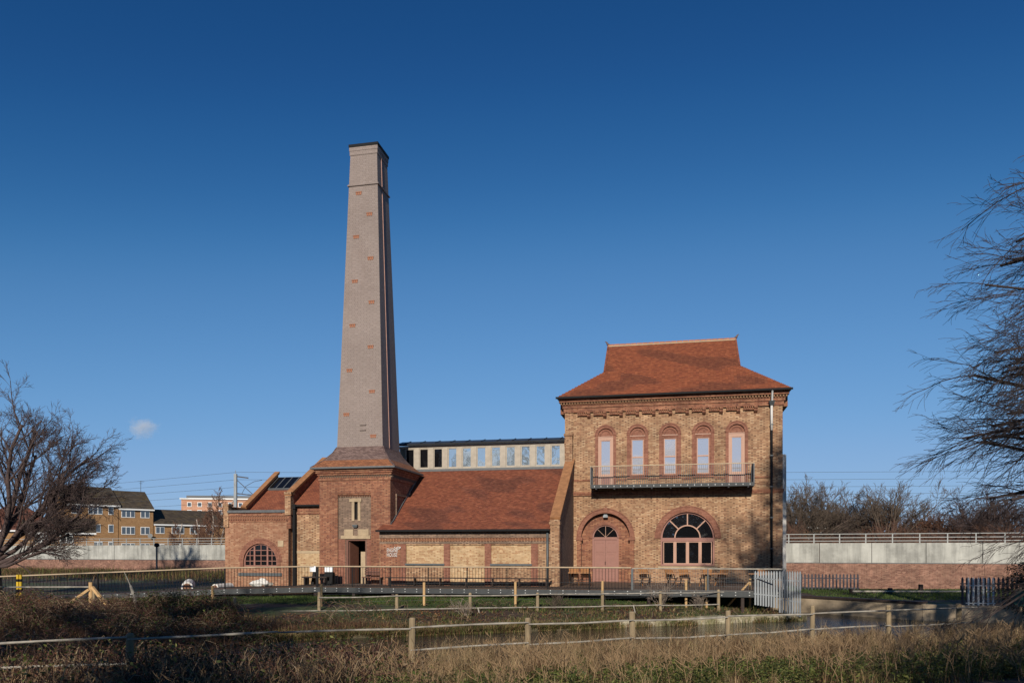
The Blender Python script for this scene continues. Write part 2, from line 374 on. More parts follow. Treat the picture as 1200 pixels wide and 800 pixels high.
# ------------------------------------------------------------------ mesh builders
class MB:
    def __init__(s): s.v = []; s.f = []
    def pts(s, p):
        i = len(s.v); s.v += [tuple(q) for q in p]; return i
    def face(s, p):
        i = s.pts(p); s.f.append(tuple(range(i, i + len(p)))); return s
    def box(s, x0, x1, y0, y1, z0, z1):
        i = s.pts([(x0, y0, z0), (x1, y0, z0), (x1, y1, z0), (x0, y1, z0), (x0, y0, z1), (x1, y0, z1), (x1, y1, z1), (x0, y1, z1)])
        s.f += [tuple(i + k for k in q) for q in ((3, 2, 1, 0), (4, 5, 6, 7), (0, 1, 5, 4), (1, 2, 6, 5), (2, 3, 7, 6), (3, 0, 4, 7))]
        return s
    def hexa(s, a, b):
        """a: four bottom points, b: four top points"""
        i = s.pts(list(a) + list(b))
        s.f += [tuple(i + k for k in q) for q in ((3, 2, 1, 0), (4, 5, 6, 7), (0, 1, 5, 4), (1, 2, 6, 5), (2, 3, 7, 6), (3, 0, 4, 7))]
        return s
    def bar(s, p, q, w, h):
        """rectangular bar from p to q (w sideways, h in the other direction)"""
        p, q = Vector(p), Vector(q); d = (q - p).normalized()
        up = Vector((0, 0, 1)) if abs(d.z) < 0.95 else Vector((0, 1, 0))
        a = d.cross(up).normalized() * w / 2; b = a.cross(d).normalized() * h / 2
        return s.hexa([p - a - b, p + a - b, q + a - b, q - a - b], [p - a + b, p + a + b, q + a + b, q - a + b])
    def extr(s, poly, axis, d0, d1):
        """prism: a 2-D polygon extruded along one axis; poly in the other two axes (x,z), (y,z) or (x,y)"""
        def mk(p, d):
            return {'x': (d, p[0], p[1]), 'y': (p[0], d, p[1]), 'z': (p[0], p[1], d)}[axis]
        n = len(poly)
        i = s.pts([mk(p, d0) for p in poly] + [mk(p, d1) for p in poly])
        s.f.append(tuple(i + k for k in range(n))[::-1]); s.f.append(tuple(i + n + k for k in range(n)))
        for k in range(n):
            k2 = (k + 1) % n
            s.f.append((i + k, i + k2, i + n + k2, i + n + k))
        return s
    def tube(s, path, r, n=8, cap=True):
        path = [Vector(p) for p in path]
        rs = r if isinstance(r, (list, tuple)) else [r] * len(path)
        base = len(s.v); ref = None
        for k, p in enumerate(path):
            d = (path[min(k + 1, len(path) - 1)] - path[max(k - 1, 0)]).normalized()
            if ref is None: ref = Vector((1, 0, 0)) if abs(d.x) < 0.8 else Vector((0, 1, 0))
            a = d.cross(ref).normalized(); b = d.cross(a).normalized()
            for j in range(n):
                t = 2 * math.pi * j / n
                s.v.append(tuple(p + a * math.cos(t) * rs[k] + b * math.sin(t) * rs[k]))
        for k in range(len(path) - 1):
            for j in range(n):
                j2 = (j + 1) % n
                s.f.append((base + k * n + j, base + k * n + j2, base + (k + 1) * n + j2, base + (k + 1) * n + j))
        if cap:
            s.f.append(tuple(base + j for j in range(n))[::-1]); s.f.append(tuple(base + (len(path) - 1) * n + j for j in range(n)))
        return s
    def ring(s, cx, cz, r0, r1, y0, y1, a0=0, a1=180, n=24):
        """arched band in the x-z plane"""
        for k in range(n):
            t0, t1 = R(a0 + (a1 - a0) * k / n), R(a0 + (a1 - a0) * (k + 1) / n)
            P = lambda r, t, y: (cx + r * math.cos(t), y, cz + r * math.sin(t))
            s.hexa([P(r0, t0, y0), P(r1, t0, y0), P(r1, t0, y1), P(r0, t0, y1)], [P(r0, t1, y0), P(r1, t1, y0), P(r1, t1, y1), P(r0, t1, y1)])
        return s
    def holed(s, outer, holes, y, depth):
        """wall face in the x-z plane at y with openings; reveals run back by depth"""
        loops = [[Vector((p[0], p[1], 0)) for p in lp] for lp in [outer] + holes]
        tris = tessellate_polygon(loops)
        flat = [p for lp in loops for p in lp]
        i = s.pts([(p.x, y, p.y) for p in flat])
        s.f += [tuple(i + k for k in t) for t in tris]
        for lp in holes:
            m = len(lp)
            j = s.pts([(p[0], y, p[1]) for p in lp] + [(p[0], y + depth, p[1]) for p in lp])
            for k in range(m):
                k2 = (k + 1) % m
                s.f.append((j + k, j + k2, j + m + k2, j + m + k))
        return s
    def mesh(s, name, off=(0, 0, 0)):
        me = bpy.data.meshes.new(name)
        me.from_pydata([(a - off[0], b - off[1], c - off[2]) for a, b, c in s.v], [], s.f)
        return me
    def build(s, name, mat, parent=None, off=(0, 0, 0), loc=None, smooth=False):
        me = s.mesh(name, off); me.materials.append(mat)
        if smooth:
            me.shade_smooth()
        return link(name, me, parent, loc)

def link(name, data, parent=None, loc=None, rot=None):
    o = bpy.data.objects.new(name, data); COL.objects.link(o)
    if parent is not None: o.parent = parent
    if loc is not None: o.location = loc
    if rot is not None: o.rotation_euler = rot
    return o

def tag(o, label=None, cat=None, group=None, kind=None):
    if label: o['label'] = label
    if cat: o['category'] = cat
    if group: o['group'] = group
    if kind: o['kind'] = kind
    return o

def empty(name, loc=(0, 0, 0), rz=0.0, label=None, cat=None, group=None):
    o = bpy.data.objects.new(name, None); o.location = loc; o.rotation_euler = (0, 0, rz); o.empty_display_size = 0.3
    COL.objects.link(o)
    return tag(o, label, cat, group)

class Frame:
    """a thing built in the engine house's u, v, z axes"""
    def __init__(s, name, u, v, z, label, cat, group=None):
        s.off = (u, v, z); s.o = empty(name, W(u, v, z), -TH, label, cat, group)
    def add(s, name, mb, mat, parent=None, smooth=False):
        if parent is None:
            return mb.build(name, mat, s.o, s.off, smooth=smooth)
        return mb.build(name, mat, parent, s.off, smooth=smooth)     # parts sit at their thing's origin, so sub-parts share it

def each(F, name, boxes, mat, parent=None):
    for q in boxes: F.add(name, MB().box(*q), mat, parent)

def pane_quad(x0, x1, z0, z1, y, g=random.Random(17)):
    a, b, c = g.uniform(-0.008, 0.008), g.uniform(-0.008, 0.008), g.uniform(-0.01, 0.01)
    return MB().face([(x0, y + a, z0), (x1, y + b, z0), (x1, y + b + c, z1), (x0, y + a + c, z1)])

def arch(cx, half, z0, zs, n=20, rise=None):
    """outline of an opening with a round head: cx centre, half width, z0 bottom, zs springing"""
    rise = half if rise is None else rise
    p = [(cx - half, z0), (cx + half, z0)]
    p += [(cx + half * math.cos(math.pi * k / n), zs + rise * math.sin(math.pi * k / n)) for k in range(n + 1)]
    return p

def rect(x0, x1, z0, z1): return [(x0, z0), (x1, z0), (x1, z1), (x0, z1)]

def sm(a, b, x):
    t = np.clip((x - a) / (b - a), 0, 1); return t * t * (3 - 2 * t)

# ------------------------------------------------------------------ terrain and water
def fence_y(x): return 17.87 + 0.39 * x            # near fence line
def edge_y(x): return 30.4 + 0.37 * x              # far edge of the stream
def wall_x(y): return 14.9 + (40 - y) * 0.76       # channel wall of the side stream

def zt(x, y):
    x = np.asarray(x, float); y = np.asarray(y, float)
    t = y - fence_y(x)
    z = 0.2 - 1.05 * sm(-13, 0, t) - 0.75 * sm(0, 5, t) - 0.9 * sm(5, 7, t)
    e = y - edge_y(x)
    far = -1.06 + 0.56 * sm(0.3, 6.5, e) - 0.55 * sm(17, 24, x) * sm(46, 56, y)
    z = np.where(e > 0.12, far, z)
    lf = sm(-5.5, -11, x)
    bump = 0.12 * np.sin(x * 0.9) * np.cos(y * 0.7) + 0.08 * np.sin(x * 2.1 + y)
    z = z * (1 - lf) + lf * np.maximum(z, -1.06 + 0.2 * sm(-13, -20, x) + bump)
    side = (x < wall_x(y)) & (x > 13.65 - np.maximum(0, y - 35) * 0.35) & (e > -1.5) & (y < 41.5) & (x > 12.3)
    z = np.where(side, -2.5, z)
    right = (x >= wall_x(y) + 0.45) & (y > 35.4 - 0.35 * (x - 18.7)) & (x > 11)
    z = np.where(right, np.maximum(z, -0.55 - 0.5 * sm(17, 24, x) * sm(46, 56, y)), z)
    return z

def terrain():
    def axis(lo, hi, step, far):
        a = list(np.arange(lo, hi + step / 2, step)); d = step
        while a[-1] < far: d *= 1.35; a.append(a[-1] + d)
        d = step; b = [lo]
        while b[-1] > -far: d *= 1.35; b.append(b[-1] - d)
        return np.array(b[:0:-1] + a)
    xs = axis(-34, 34, 0.3, 2600); ys = axis(-12, 66, 0.3, 2600)
    gx, gy = np.meshgrid(xs, ys); gz = zt(gx, gy)
    nx, ny = len(xs), len(ys)
    v = np.stack([gx, gy, gz], -1).reshape(-1, 3)
    i = np.arange(nx * ny).reshape(ny, nx)
    f = np.stack([i[:-1, :-1], i[:-1, 1:], i[1:, 1:], i[1:, :-1]], -1).reshape(-1, 4)
    me = bpy.data.meshes.new('ground')
    me.vertices.add(len(v)); me.vertices.foreach_set('co', v.ravel())
    me.loops.add(f.size); me.loops.foreach_set('vertex_index', f.ravel().astype(np.int32))
    me.polygons.add(len(f)); me.polygons.foreach_set('loop_start', np.arange(0, f.size, 4, dtype=np.int32))
    me.update(calc_edges=True); me.materials.append(GROUND)
    me.shade_smooth()
    tag(link('ground', me), 'rough brown and green earth falling to the stream and lawns', kind='structure')
terrain()
tag(MB().face([(-60, 5, -1.28), (70, 5, -1.28), (70, 52, -1.28), (-60, 52, -1.28)]).build('water', WATER), 'dark stream rippling blue where it mirrors the sky', kind='structure')

def np_mesh(name, V, F, mat, tint=None):
    me = bpy.data.meshes.new(name); k = F.shape[1]
    me.vertices.add(len(V)); me.vertices.foreach_set('co', V.astype(np.float32).ravel())
    me.loops.add(F.size); me.loops.foreach_set('vertex_index', F.ravel().astype(np.int32))
    me.polygons.add(len(F)); me.polygons.foreach_set('loop_start', np.arange(0, F.size, k, dtype=np.int32))
    me.update(calc_edges=True)
    if tint is not None:
        at = me.attributes.new('tint', 'FLOAT_COLOR', 'POINT')
        c = np.ones((len(V), 4), np.float32); c[:, :3] = tint; at.data.foreach_set('color', c.ravel())
    me.materials.append(mat)
    return me

# ------------------------------------------------------------------ plain tiles laid course by course
def tile_field(F, parent, segs, ulim, pal, seed, gauge=0.105, width=0.17):
    """segs: [(v0, z0, v1, z1)] going up the slope; ulim(v) -> (left, right). Every tile is a tilted slab face with its own lower edge."""
    g = np.random.default_rng(seed); V, Fc, C = [], [], []; n = 0; row = 0
    ou, ov, oz = F.off
    for v0, z0, v1, z1 in segs:
        L = math.hypot(v1 - v0, z1 - z0); dv, dz = (v1 - v0) / L, (z1 - z0) / L; nv, nz = -dz, dv
        k = 0
        while k * gauge < L - 0.02:
            s0 = k * gauge; s1 = min(L, s0 + gauge * 1.12); va = v0 + dv * s0
            ul, ur = ulim(va + 0.02); off = (row % 2) * width / 2; m = int((ur - ul - off) / width)
            for j in range(m + 1):
                a = ul + off + j * width; b = min(a + width - 0.004, ur)
                if b - a < 0.03: continue
                lift = 0.016 + g.uniform(0, 0.009); sj = s0 + g.normal(0, 0.004); tl = g.normal(0, 0.003)
                def P(u, s_, h): return (u - ou, v0 + dv * s_ + nv * h - ov, z0 + dz * s_ + nz * h - oz)
                V += [P(a, sj, 0.002), P(b, sj, 0.002), P(a, sj, lift), P(b, sj, lift + tl), P(b, s1, 0.006), P(a, s1, 0.006)]
                Fc += [(n, n + 1, n + 3, n + 2), (n + 2, n + 3, n + 4, n + 5)]; n += 6
                uu, ss = (a + b) / 2, s0 + row * 0.0
                bt = math.sin(uu * 0.9 + 2.1 * math.sin(s0 * 0.8 + seed)) + math.sin(s0 * 1.7 + 1.3 * math.sin(uu * 0.7 + seed * 2)) + 0.6 * math.sin(uu * 2.3 + s0 * 3.1)
                dark = 1.0 - 0.3 * min(1.0, max(0.0, (bt - 0.45) / 0.7))
                c = np.array(pal[g.integers(0, len(pal))]) * g.uniform(0.62, 0.86) * dark
                if dark < 0.9: c = c * np.array([0.95, 1.0, 1.12])
                C += [c] * 6
            k += 1; row += 1
    me = np_mesh('roof_tiles', np.array(V), np.array(Fc), CLAY, np.array(C))
    o = link('roof_tiles', me, parent); o['kind'] = 'stuff'
    return o

# ------------------------------------------------------------------ the tower
def tower():
    F = Frame('engine_house_tower', -0.2, 5.0, -0.5, 'two storey buff brick tower with tiled roof, iron balcony and arched windows', 'building')
    L_, R_, D = -6.55, 6.15, 10.0
    zt_ = 11.25
    wc = [-4.09, -2.165, -0.24, 1.685, 3.61]
    holes = []
    for i, c in enumerate(wc):
        holes.append(arch(c, 0.46, 5.84 if i in (0, 4) else 6.36, 8.9))
    holes.append(arch(0.78, 1.57, 0.98, 2.64, 32))
    holes.append(arch(-4.1, 1.47, -0.02, 2.72, 32))
    m = MB().holed(rect(L_, R_, -0.5, zt_), holes, 0, 0.16)
    m.face([(L_, 0, -0.5), (L_, D, -0.5), (L_, D, zt_), (L_, 0, zt_)])
    m.face([(R_, 0, -0.5), (R_, D, -0.5), (R_, D, zt_), (R_, 0, zt_)])
    m.face([(L_, D, -0.5), (R_, D, -0.5), (R_, D, zt_), (L_, D, zt_)])
    wall = F.add('wall', m, BUFF)
    # corner pilasters, plinth and string courses
    for nm, mb in (('corner_pilaster', MB().box(L_ - 0.03, L_ + 0.5, -0.07, 0.3, -0.45, 10.35)), ('corner_pilaster', MB().box(R_ - 0.55, R_ + 0.03, -0.07, 0.3, -0.45, 10.35))):
        F.add(nm, mb, BUFF, wall)
    sc = MB()
    for x0, x1 in ((L_ - 0.09, R_ + 0.09),):
        sc.box(x0, x1, -0.11, 0.3, 5.36, 5.5); sc.box(x0 + 0.03, x1 - 0.03, -0.09, 0.3, 5.26, 5.355)
    F.add('string_course', sc, REDB, wall)
    each(F, 'sill_band', [(a + 0.66, b - 0.66, -0.05, 0.05, 6.16, 6.26) for a, b in zip(wc[:-1], wc[1:])]
         + [(L_ + 0.505, wc[0] - 0.66, -0.05, 0.05, 6.16, 6.26), (wc[4] + 0.66, R_ - 0.56, -0.05, 0.05, 6.16, 6.26)], REDB, wall)
    # red dressings
    for i, c in enumerate(wc):
        zb = 5.84 if i in (0, 4) else 6.36
        q = F.add('window_arch', MB().ring(c, 8.9, 0.462, 0.6, -0.05, 0.03, 0, 180, 18).ring(c, 8.9, 0.602, 0.66, -0.08, 0.03, 0, 180, 18), ROSE, wall)
        each(F, 'window_jamb', [(c - 0.64, c - 0.462, -0.035, 0.05, zb, 8.895), (c + 0.462, c + 0.64, -0.035, 0.05, zb, 8.895)], ROSE, wall)
    # cornice
    cn = MB()
    cn.box(L_ - 0.1, R_ + 0.1, -0.13, 0.3, 10.36, 10.62)
    cn.box(L_ - 0.16, R_ + 0.16, -0.19, 0.3, 10.622, 10.78)
    cn.box(L_ - 0.2, R_ + 0.2, -0.24, 0.3, 10.782, 10.84)
    cn.box(L_ - 0.36, R_ + 0.36, -0.4, 0.3, 10.96, 11.1)
    cn.box(L_ - 0.4, R_ + 0.4, -0.46, 0.3, 11.102, 11.22)
    for x0, x1 in ((L_ - 0.36, L_ - 0.1), (R_ + 0.1, R_ + 0.36)):
        cn.box(x0, x1, 0.32, D + 0.3, 10.36, 11.2)
    cor = F.add('cornice', cn, REDB)
    n = 78
    for k in range(n):
        x = L_ - 0.3 + (R_ - L_ + 0.6) * (k + 0.5) / n
        if k == 0:
            d0 = MB().box(-0.045, 0.045, -0.33, -0.2, 10.84, 10.958).mesh('dentil', (0, 5.0, -0.5)); d0.materials.append(BUFF)
        o = link('dentil', d0, cor); o.location = (x + 0.2, 0, 0)
    bk = MB()
    bk.extr([(-0.13, 10.358), (-0.3, 10.358), (-0.3, 10.24), (-0.22, 10.2), (-0.22, 10.1), (-0.12, 10.02), (-0.001, 9.98), (-0.001, 10.358)], 'x', -0.1, 0.1)
    b0 = bk.mesh('bracket', (0, 5.0, -0.5)); b0.materials.append(REDB)
    tb = MB()
    for j in range(5): tb.box(-0.68 + j * 0.115, -0.62 + j * 0.115, -0.2, -0.0, 10.24, 10.358)
    tb.box(-0.7, -0.1, -0.15, -0.0, 10.16, 10.238)
    t0 = tb.mesh('corbel_course', (0, 5.0, -0.5)); t0.materials.append(REDB)
    for k in range(11):
        x = -5.1 + k * 0.977
        link('bracket', b0, cor, (x + 0.2, 0, 0))
        link('corbel_course', t0, cor, (x + 0.2, 0, 0))
    # roof: hipped below, gablets above
    e0, e1 = L_ - 0.46, R_ + 0.46
    ze, zr, vr = 11.26, 15.68, 5.0
    vg = 1.98; zg = ze + (zr - ze) * (vg + 0.52) / (vr + 0.52)
    gl, gr = -4.33, 3.93
    rm = MB()
    rm.face([(e0, -0.52, ze), (e1, -0.52, ze), (gr, vg, zg), (gr, vr, zr), (gl, vr, zr), (gl, vg, zg)])
    b2 = 2 * vr
    rm.face([(e0, b2 + 0.52, ze), (gl, b2 - vg, zg), (gl, vr, zr), (gr, vr, zr), (gr, b2 - vg, zg), (e1, b2 + 0.52, ze)])
    rm.face([(e0, -0.52, ze), (gl, vg, zg), (gl, b2 - vg, zg), (e0, b2 + 0.52, ze)])
    rm.face([(e1, -0.52, ze), (e1, b2 + 0.52, ze), (gr, b2 - vg, zg), (gr, vg, zg)])
    rm.face([(gl, vg, zg), (gl, vr, zr), (gl, b2 - vg, zg)])
    rm.face([(gr, vg, zg), (gr, b2 - vg, zg), (gr, vr, zr)])
    roof = F.add('roof', rm, TILE)
    def lim(v):
        t = min(1.0, max(0.0, (v + 0.52) / (vg + 0.52)))
        return e0 + (gl - e0) * t, e1 + (gr - e1) * t
    tile_field(F, roof, [(-0.6, ze - 0.064, vr, zr)], lim, [(0.225, 0.064, 0.029), (0.25, 0.073, 0.032), (0.275, 0.085, 0.038), (0.2, 0.055, 0.027)], 3)
    F.add('eave_fascia', MB().box(e0 - 0.04, e1 + 0.04, -0.6, 0.2, 11.225, 11.27).box(e0 - 0.06, e1 + 0.06, -0.66, -0.57, 11.15, 11.262), BLACK, roof)
    cap = MB()
    for k in range(22):
        x = gl + (gr - gl) * k / 22
        cap.extr([(vr - 0.14, zr - 0.06), (vr - 0.06, zr + 0.1), (vr + 0.06, zr + 0.1), (vr + 0.14, zr - 0.06)], 'x', x + 0.012, x + (gr - gl) / 22 - 0.012)
    F.add('ridge_tile', cap, TERRA, roof)
    F.add('ridge_mortar', MB().box(gl, gr, vr - 0.16, vr + 0.16, zr - 0.09, zr - 0.02), STONE, roof)
    for x, sgn in ((gl, -1), (gr, 1)):
        F.add('finial', MB().tube([(x - sgn * 0.1, vr, zr + 0.02), (x + sgn * 0.06, vr, zr + 0.14), (x + sgn * 0.1, vr, zr + 0.24), (x + sgn * 0.2, vr, zr + 0.31)], [0.08, 0.08, 0.05, 0.03], 6), TILE_PLUM, roof)
        gp = [(vg, zg), (vr, zr)]
        F.add('barge_tile', MB().bar((x, vg, zg + 0.02), (x, vr, zr + 0.02), 0.12, 0.07), TILE, roof)
    # upper windows
    for i, c in enumerate(wc):
        door = i in (0, 4)
        zb = 5.84 if door else 6.36
        f = MB()
        hz = 8.84
        if door:
            f.box(c - 0.458, c - 0.31, 0.05, 0.15, zb, hz).box(c + 0.31, c + 0.458, 0.05, 0.15, zb, hz).box(c - 0.31, c + 0.31, 0.05, 0.15, hz - 0.2, hz).box(c - 0.31, c + 0.31, 0.05, 0.15, zb, 6.52)
            pz0, pz1, hw = 6.52, hz - 0.2, 0.31
        else:
            f.box(c - 0.458, c - 0.36, 0.05, 0.15, zb, hz).box(c + 0.36, c + 0.458, 0.05, 0.15, zb, hz).box(c - 0.36, c + 0.36, 0.05, 0.15, hz - 0.2, hz).box(c - 0.36, c + 0.36, 0.05, 0.15, zb, 6.5)
            pz0, pz1, hw = 6.5, hz - 0.2, 0.36
        w = F.add('balcony_door' if door else 'window', f, PINKLIGHT if door else ROSE)
        tag(w, 'tall glazed balcony door with wide pink frame' if door else 'arched balcony window with slim pink frame')
        s = MB()
        t = 0.05
        s.box(c - hw, c - hw + t, 0.07, 0.12, pz0, pz1).box(c + hw - t, c + hw, 0.07, 0.12, pz0, pz1).box(c - hw + t, c + hw - t, 0.07, 0.12, pz1 - t, pz1).box(c - hw + t, c + hw - t, 0.07, 0.12, pz0, pz0 + t)
        if not door: s.box(c - hw + t, c + hw - t, 0.07, 0.12, 7.52, 7.6)
        F.add('sash', s, PINKLIGHT, w)
        if door:
            F.add('pane', pane_quad(c - hw + t, c + hw - t, pz0 + t, pz1 - t, 0.1), GLASS_UP, w)
            F.add('door_panel', MB().box(c - 0.25, c + 0.25, 0.04, 0.049, zb + 0.12, 6.4), PINKPAINT, w)
        else:
            F.add('pane', pane_quad(c - hw + t, c + hw - t, 7.6, pz1 - t, 0.1), GLASS_UP, w)
            F.add('pane', pane_quad(c - hw + t, c + hw - t, pz0 + t, 7.52, 0.1), GLASS_UP, w)
            F.add('sill', MB().box(c - 0.62, c + 0.62, -0.1, 0.049, 6.26, 6.355), ROSE, w)
        F.add('tympanum', MB().extr(arch(c, 0.455, hz + 0.005, 8.9), 'y', 0.06, 0.14).ring(c, 8.9, 0.3, 0.36, 0.02, 0.059, 0, 180, 14), ROSE, w)
        F.add('lintel', MB().box(c - 0.459, c + 0.459, 0.02, 0.05, hz - 0.02, hz + 0.03), PINKLIGHT, w)
    # balcony
    bl, br, bv, bz = -4.9, 4.5, -1.2, 5.62
    ba = MB().box(bl + 0.05, br - 0.05, bv + 0.06, -0.005, bz + 0.05, bz + 0.12)
    for k in range(9): ba.box(bl + 0.3 + k * 1.09, bl + 0.38 + k * 1.09, bv + 0.06, -0.115, bz - 0.06, bz + 0.049)
    bal = F.add('balcony', ba, DARKSTEEL)
    F.add('edge_beam', MB().box(bl, br, bv, bv + 0.058, bz, bz + 0.21).box(bl, bl + 0.05, bv + 0.06, -0.12, bz, bz + 0.21).box(br - 0.05, br, bv + 0.06, -0.12, bz, bz + 0.21), BEAM, bal)
    for k in range(24):
        if k == 0:
            bm_ = MB().box(-0.02, 0.02, bv - 0.02, bv - 0.001, bz + 0.06, bz + 0.14).mesh('bolt', (0, 5.0, -0.5)); bm_.materials.append(PALEGALV)
        link('bolt', bm_, bal, (bl + 0.25 + k * (br - bl - 0.5) / 23 + 0.2, 0, 0))
    F.add('handrail', MB().box(bl - 0.02, br + 0.02, bv - 0.01, bv + 0.06, 6.9, 6.95).box(bl, bl + 0.05, bv + 0.065, -0.001, 6.9, 6.95).box(br - 0.05, br, bv + 0.065, -0.001, 6.9, 6.95), HANDRAIL, bal)
    bb = MB().box(-0.008, 0.008, -0.008, 0.008, bz + 0.212, 6.898).mesh('baluster', (0, 0, 0)); bb.materials.append(STEEL)
    for k in range(84): link('baluster', bb, bal, (bl + 0.05 + k * (br - bl - 0.1) / 83 + 0.2, bv + 0.03 - 5.0, 0.5))
    bs = MB().box(-0.011, 0.011, -0.011, 0.011, bz + 0.212, 6.898).mesh('baluster'); bs.materials.append(STEEL)
    for x in (bl + 0.025, br - 0.025):
        for k in range(12): link('baluster', bs, bal, (x + 0.2, bv + 0.12 + k * (abs(bv) - 0.16) / 11 - 5.0, 0.5))
    for x in (bl, br - 0.06): F.add('corner_post', MB().box(x, x + 0.06, bv, bv + 0.06, bz + 0.211, 6.899), STEEL, bal)
    # big arched window
    c, r, zs = 0.78, 1.57, 2.64
    F.add('window_hood', MB().ring(c, zs, r + 0.002, r + 0.32, -0.06, 0.04, 0, 180, 36), ROSE, wall)
    F.add('window_hood', MB().ring(c, zs, r + 0.322, r + 0.37, -0.085, 0.04, 0, 180, 36), ROSE, wall)
    w = F.add('arched_window', MB().ring(c, zs, r - 0.1, r - 0.003, 0.1, 0.24, 0, 180, 36).box(c - r + 0.003, c - r + 0.1, 0.1, 0.24, 1.0, zs).box(c + r - 0.1, c + r - 0.003, 0.1, 0.24, 1.0, zs)
              .box(c - r + 0.1, c + r - 0.1, 0.08, 0.24, 2.46, 2.68).box(c - r + 0.1, c + r - 0.1, 0.1, 0.24, 1.0, 1.1), PINKPAINT)
    g = MB().box(c - 0.05, c + 0.05, 0.1, 0.2, 1.1, 2.46)
    for x in (-0.735, 0.735): g.box(c + x - 0.045, c + x + 0.045, 0.1, 0.2, 1.1, 2.46)
    g.ring(c, 2.68, 0.7, 0.77, 0.1, 0.2, 0, 180, 24)
    for a in (45, 90, 135):
        g.bar((c + 0.77 * math.cos(R(a)), 0.15, 2.68 + 0.77 * math.sin(R(a))), (c + 1.45 * math.cos(R(a)), 0.15, 2.67 + 1.45 * math.sin(R(a))), 0.07, 0.07)
    F.add('glazing_bar', g, PINKLIGHT, w)
    s2 = MB()
    for x in (-1.1, -0.3675, 0.3675, 1.1):
        x0, x1 = c + x - 0.32, c + x + 0.32
        s2.box(x0, x0 + 0.045, 0.12, 0.18, 1.1, 2.46).box(x1 - 0.045, x1, 0.12, 0.18, 1.1, 2.46).box(x0 + 0.045, x1 - 0.045, 0.12, 0.18, 2.4, 2.46).box(x0 + 0.045, x1 - 0.045, 0.12, 0.18, 1.1, 1.16)
        F.add('pane', MB().box(x0 + 0.03, x1 - 0.03, 0.17, 0.178, 1.12, 2.44), GLASS_DK, w)
    F.add('sash', s2, PINKLIGHT, w)
    def sector(r0, r1, a0, a1, n=10):
        p = [(c + r1 * math.cos(R(a0 + (a1 - a0) * k / n)), 2.68 + r1 * math.sin(R(a0 + (a1 - a0) * k / n))) for k in range(n + 1)]
        p += [(c + r0 * math.cos(R(a1 - (a1 - a0) * k / n)), 2.68 + r0 * math.sin(R(a1 - (a1 - a0) * k / n))) for k in range(n + 1)]
        return p
    for k in range(4):
        p = sector(0.74, 1.45, k * 45 + 0.5, k * 45 + 44.5)
        F.add('pane', MB().face([(q[0], 0.17 + 0.004 * k + (0.02 * (k - 1.5)) * (q[1] - 3.2) * 0.3, q[1]) for q in p]), GLASS_FAN, w)
    F.add('pane', MB().face([(c + 0.72 * math.cos(math.pi * k / 16), 0.172, 2.68 + 0.72 * math.sin(math.pi * k / 16)) for k in range(17)]), GLASS_DK, w)
    F.add('sill', MB().box(c - r - 0.15, c + r + 0.15, -0.12, 0.098, 0.86, 0.978), STONE, w)
    # arched doorway
    c, r, zs = -4.1, 1.47, 2.72
    F.add('doorway_hood', MB().ring(c, zs, r + 0.002, r + 0.24, -0.08, 0.04, 0, 180, 36).ring(c, zs, r + 0.242, r + 0.29, -0.12, 0.04, 0, 180, 36), ROSE, wall)
    F.add('keystone', MB().extr([(c - 0.1, zs + r + 0.0), (c + 0.1, zs + r + 0.0), (c + 0.15, zs + r + 0.34), (c - 0.15, zs + r + 0.34)], 'y', -0.16, -0.081), ROSE, wall)
    each(F, 'doorway_jamb', [(c - r - 0.27, c - r - 0.002, -0.07, 0.04, -0.02, zs - 0.18), (c + r + 0.002, c + r + 0.27, -0.07, 0.04, -0.02, zs - 0.18)], REDB, wall)
    for sx in (-1, 1):
        F.add('impost', MB().box(c + sx * (r + 0.12) - 0.2, c + sx * (r + 0.12) + 0.2, -0.13, 0.1, zs - 0.178, zs - 0.002), ROSE, wall)
    back = MB().holed(arch(c, r - 0.002, -0.02, zs, 32), [arch(-4.12, 0.81, 0.0, 2.68, 24)], 0.3, 0.12)
    back.holed(arch(c, r, -0.02, zs, 32), [arch(c, r - 0.001, -0.0, zs, 32)], 0.16, 0.14)
    F.add('recessed_wall', back, REDB, wall)
    F.add('fanlight_arch', MB().ring(-4.12, 2.68, 0.812, 0.98, 0.25, 0.3, 0, 180, 24), ROSE, wall)
    dr = F.add('door', MB().box(-4.93, -4.82, 0.33, 0.42, 0.0, 2.68).box(-3.42, -3.31, 0.33, 0.42, 0.0, 2.68).box(-4.82, -3.42, 0.33, 0.42, 2.58, 2.74).ring(-4.12, 2.7, 0.72, 0.805, 0.33, 0.42, 0, 180, 24), PINKPAINT)
    tag(dr, 'dusky pink double door under a fanlight')
    for s_ in (-1, 1):
        x0 = -4.12 + (0.005 if s_ > 0 else -0.695); x1 = x0 + 0.69
        lf = F.add('door_leaf', MB().box(x0, x1, 0.37, 0.4, 0.02, 2.575), PINKPAINT, dr)
        pn = MB()
        for za, zb in ((0.15, 0.7), (0.85, 1.7), (1.82, 2.42)):
            pn.box(x0 + 0.08, x1 - 0.08, 0.352, 0.369, za, za + 0.03).box(x0 + 0.08, x1 - 0.08, 0.352, 0.369, zb - 0.03, zb).box(x0 + 0.08, x0 + 0.11, 0.352, 0.369, za + 0.03, zb - 0.03).box(x1 - 0.11, x1 - 0.08, 0.352, 0.369, za + 0.03, zb - 0.03)
            pn.box(x0 + 0.16, x1 - 0.16, 0.36, 0.369, za + 0.08, zb - 0.08)
        F.add('door_panel', pn, PINKPAINT, dr)
    F.add('door_handle', MB().box(-4.16, -4.13, 0.32, 0.37, 1.05, 1.25), BLACK, dr)
    F.add('fanlight_pane', MB().face([(-4.12 + 0.72 * math.cos(math.pi * k / 16), 0.38, 2.74 + 0.7 * math.sin(math.pi * k / 16)) for k in range(17)]), GLASS_DK, dr)
    fb = MB()
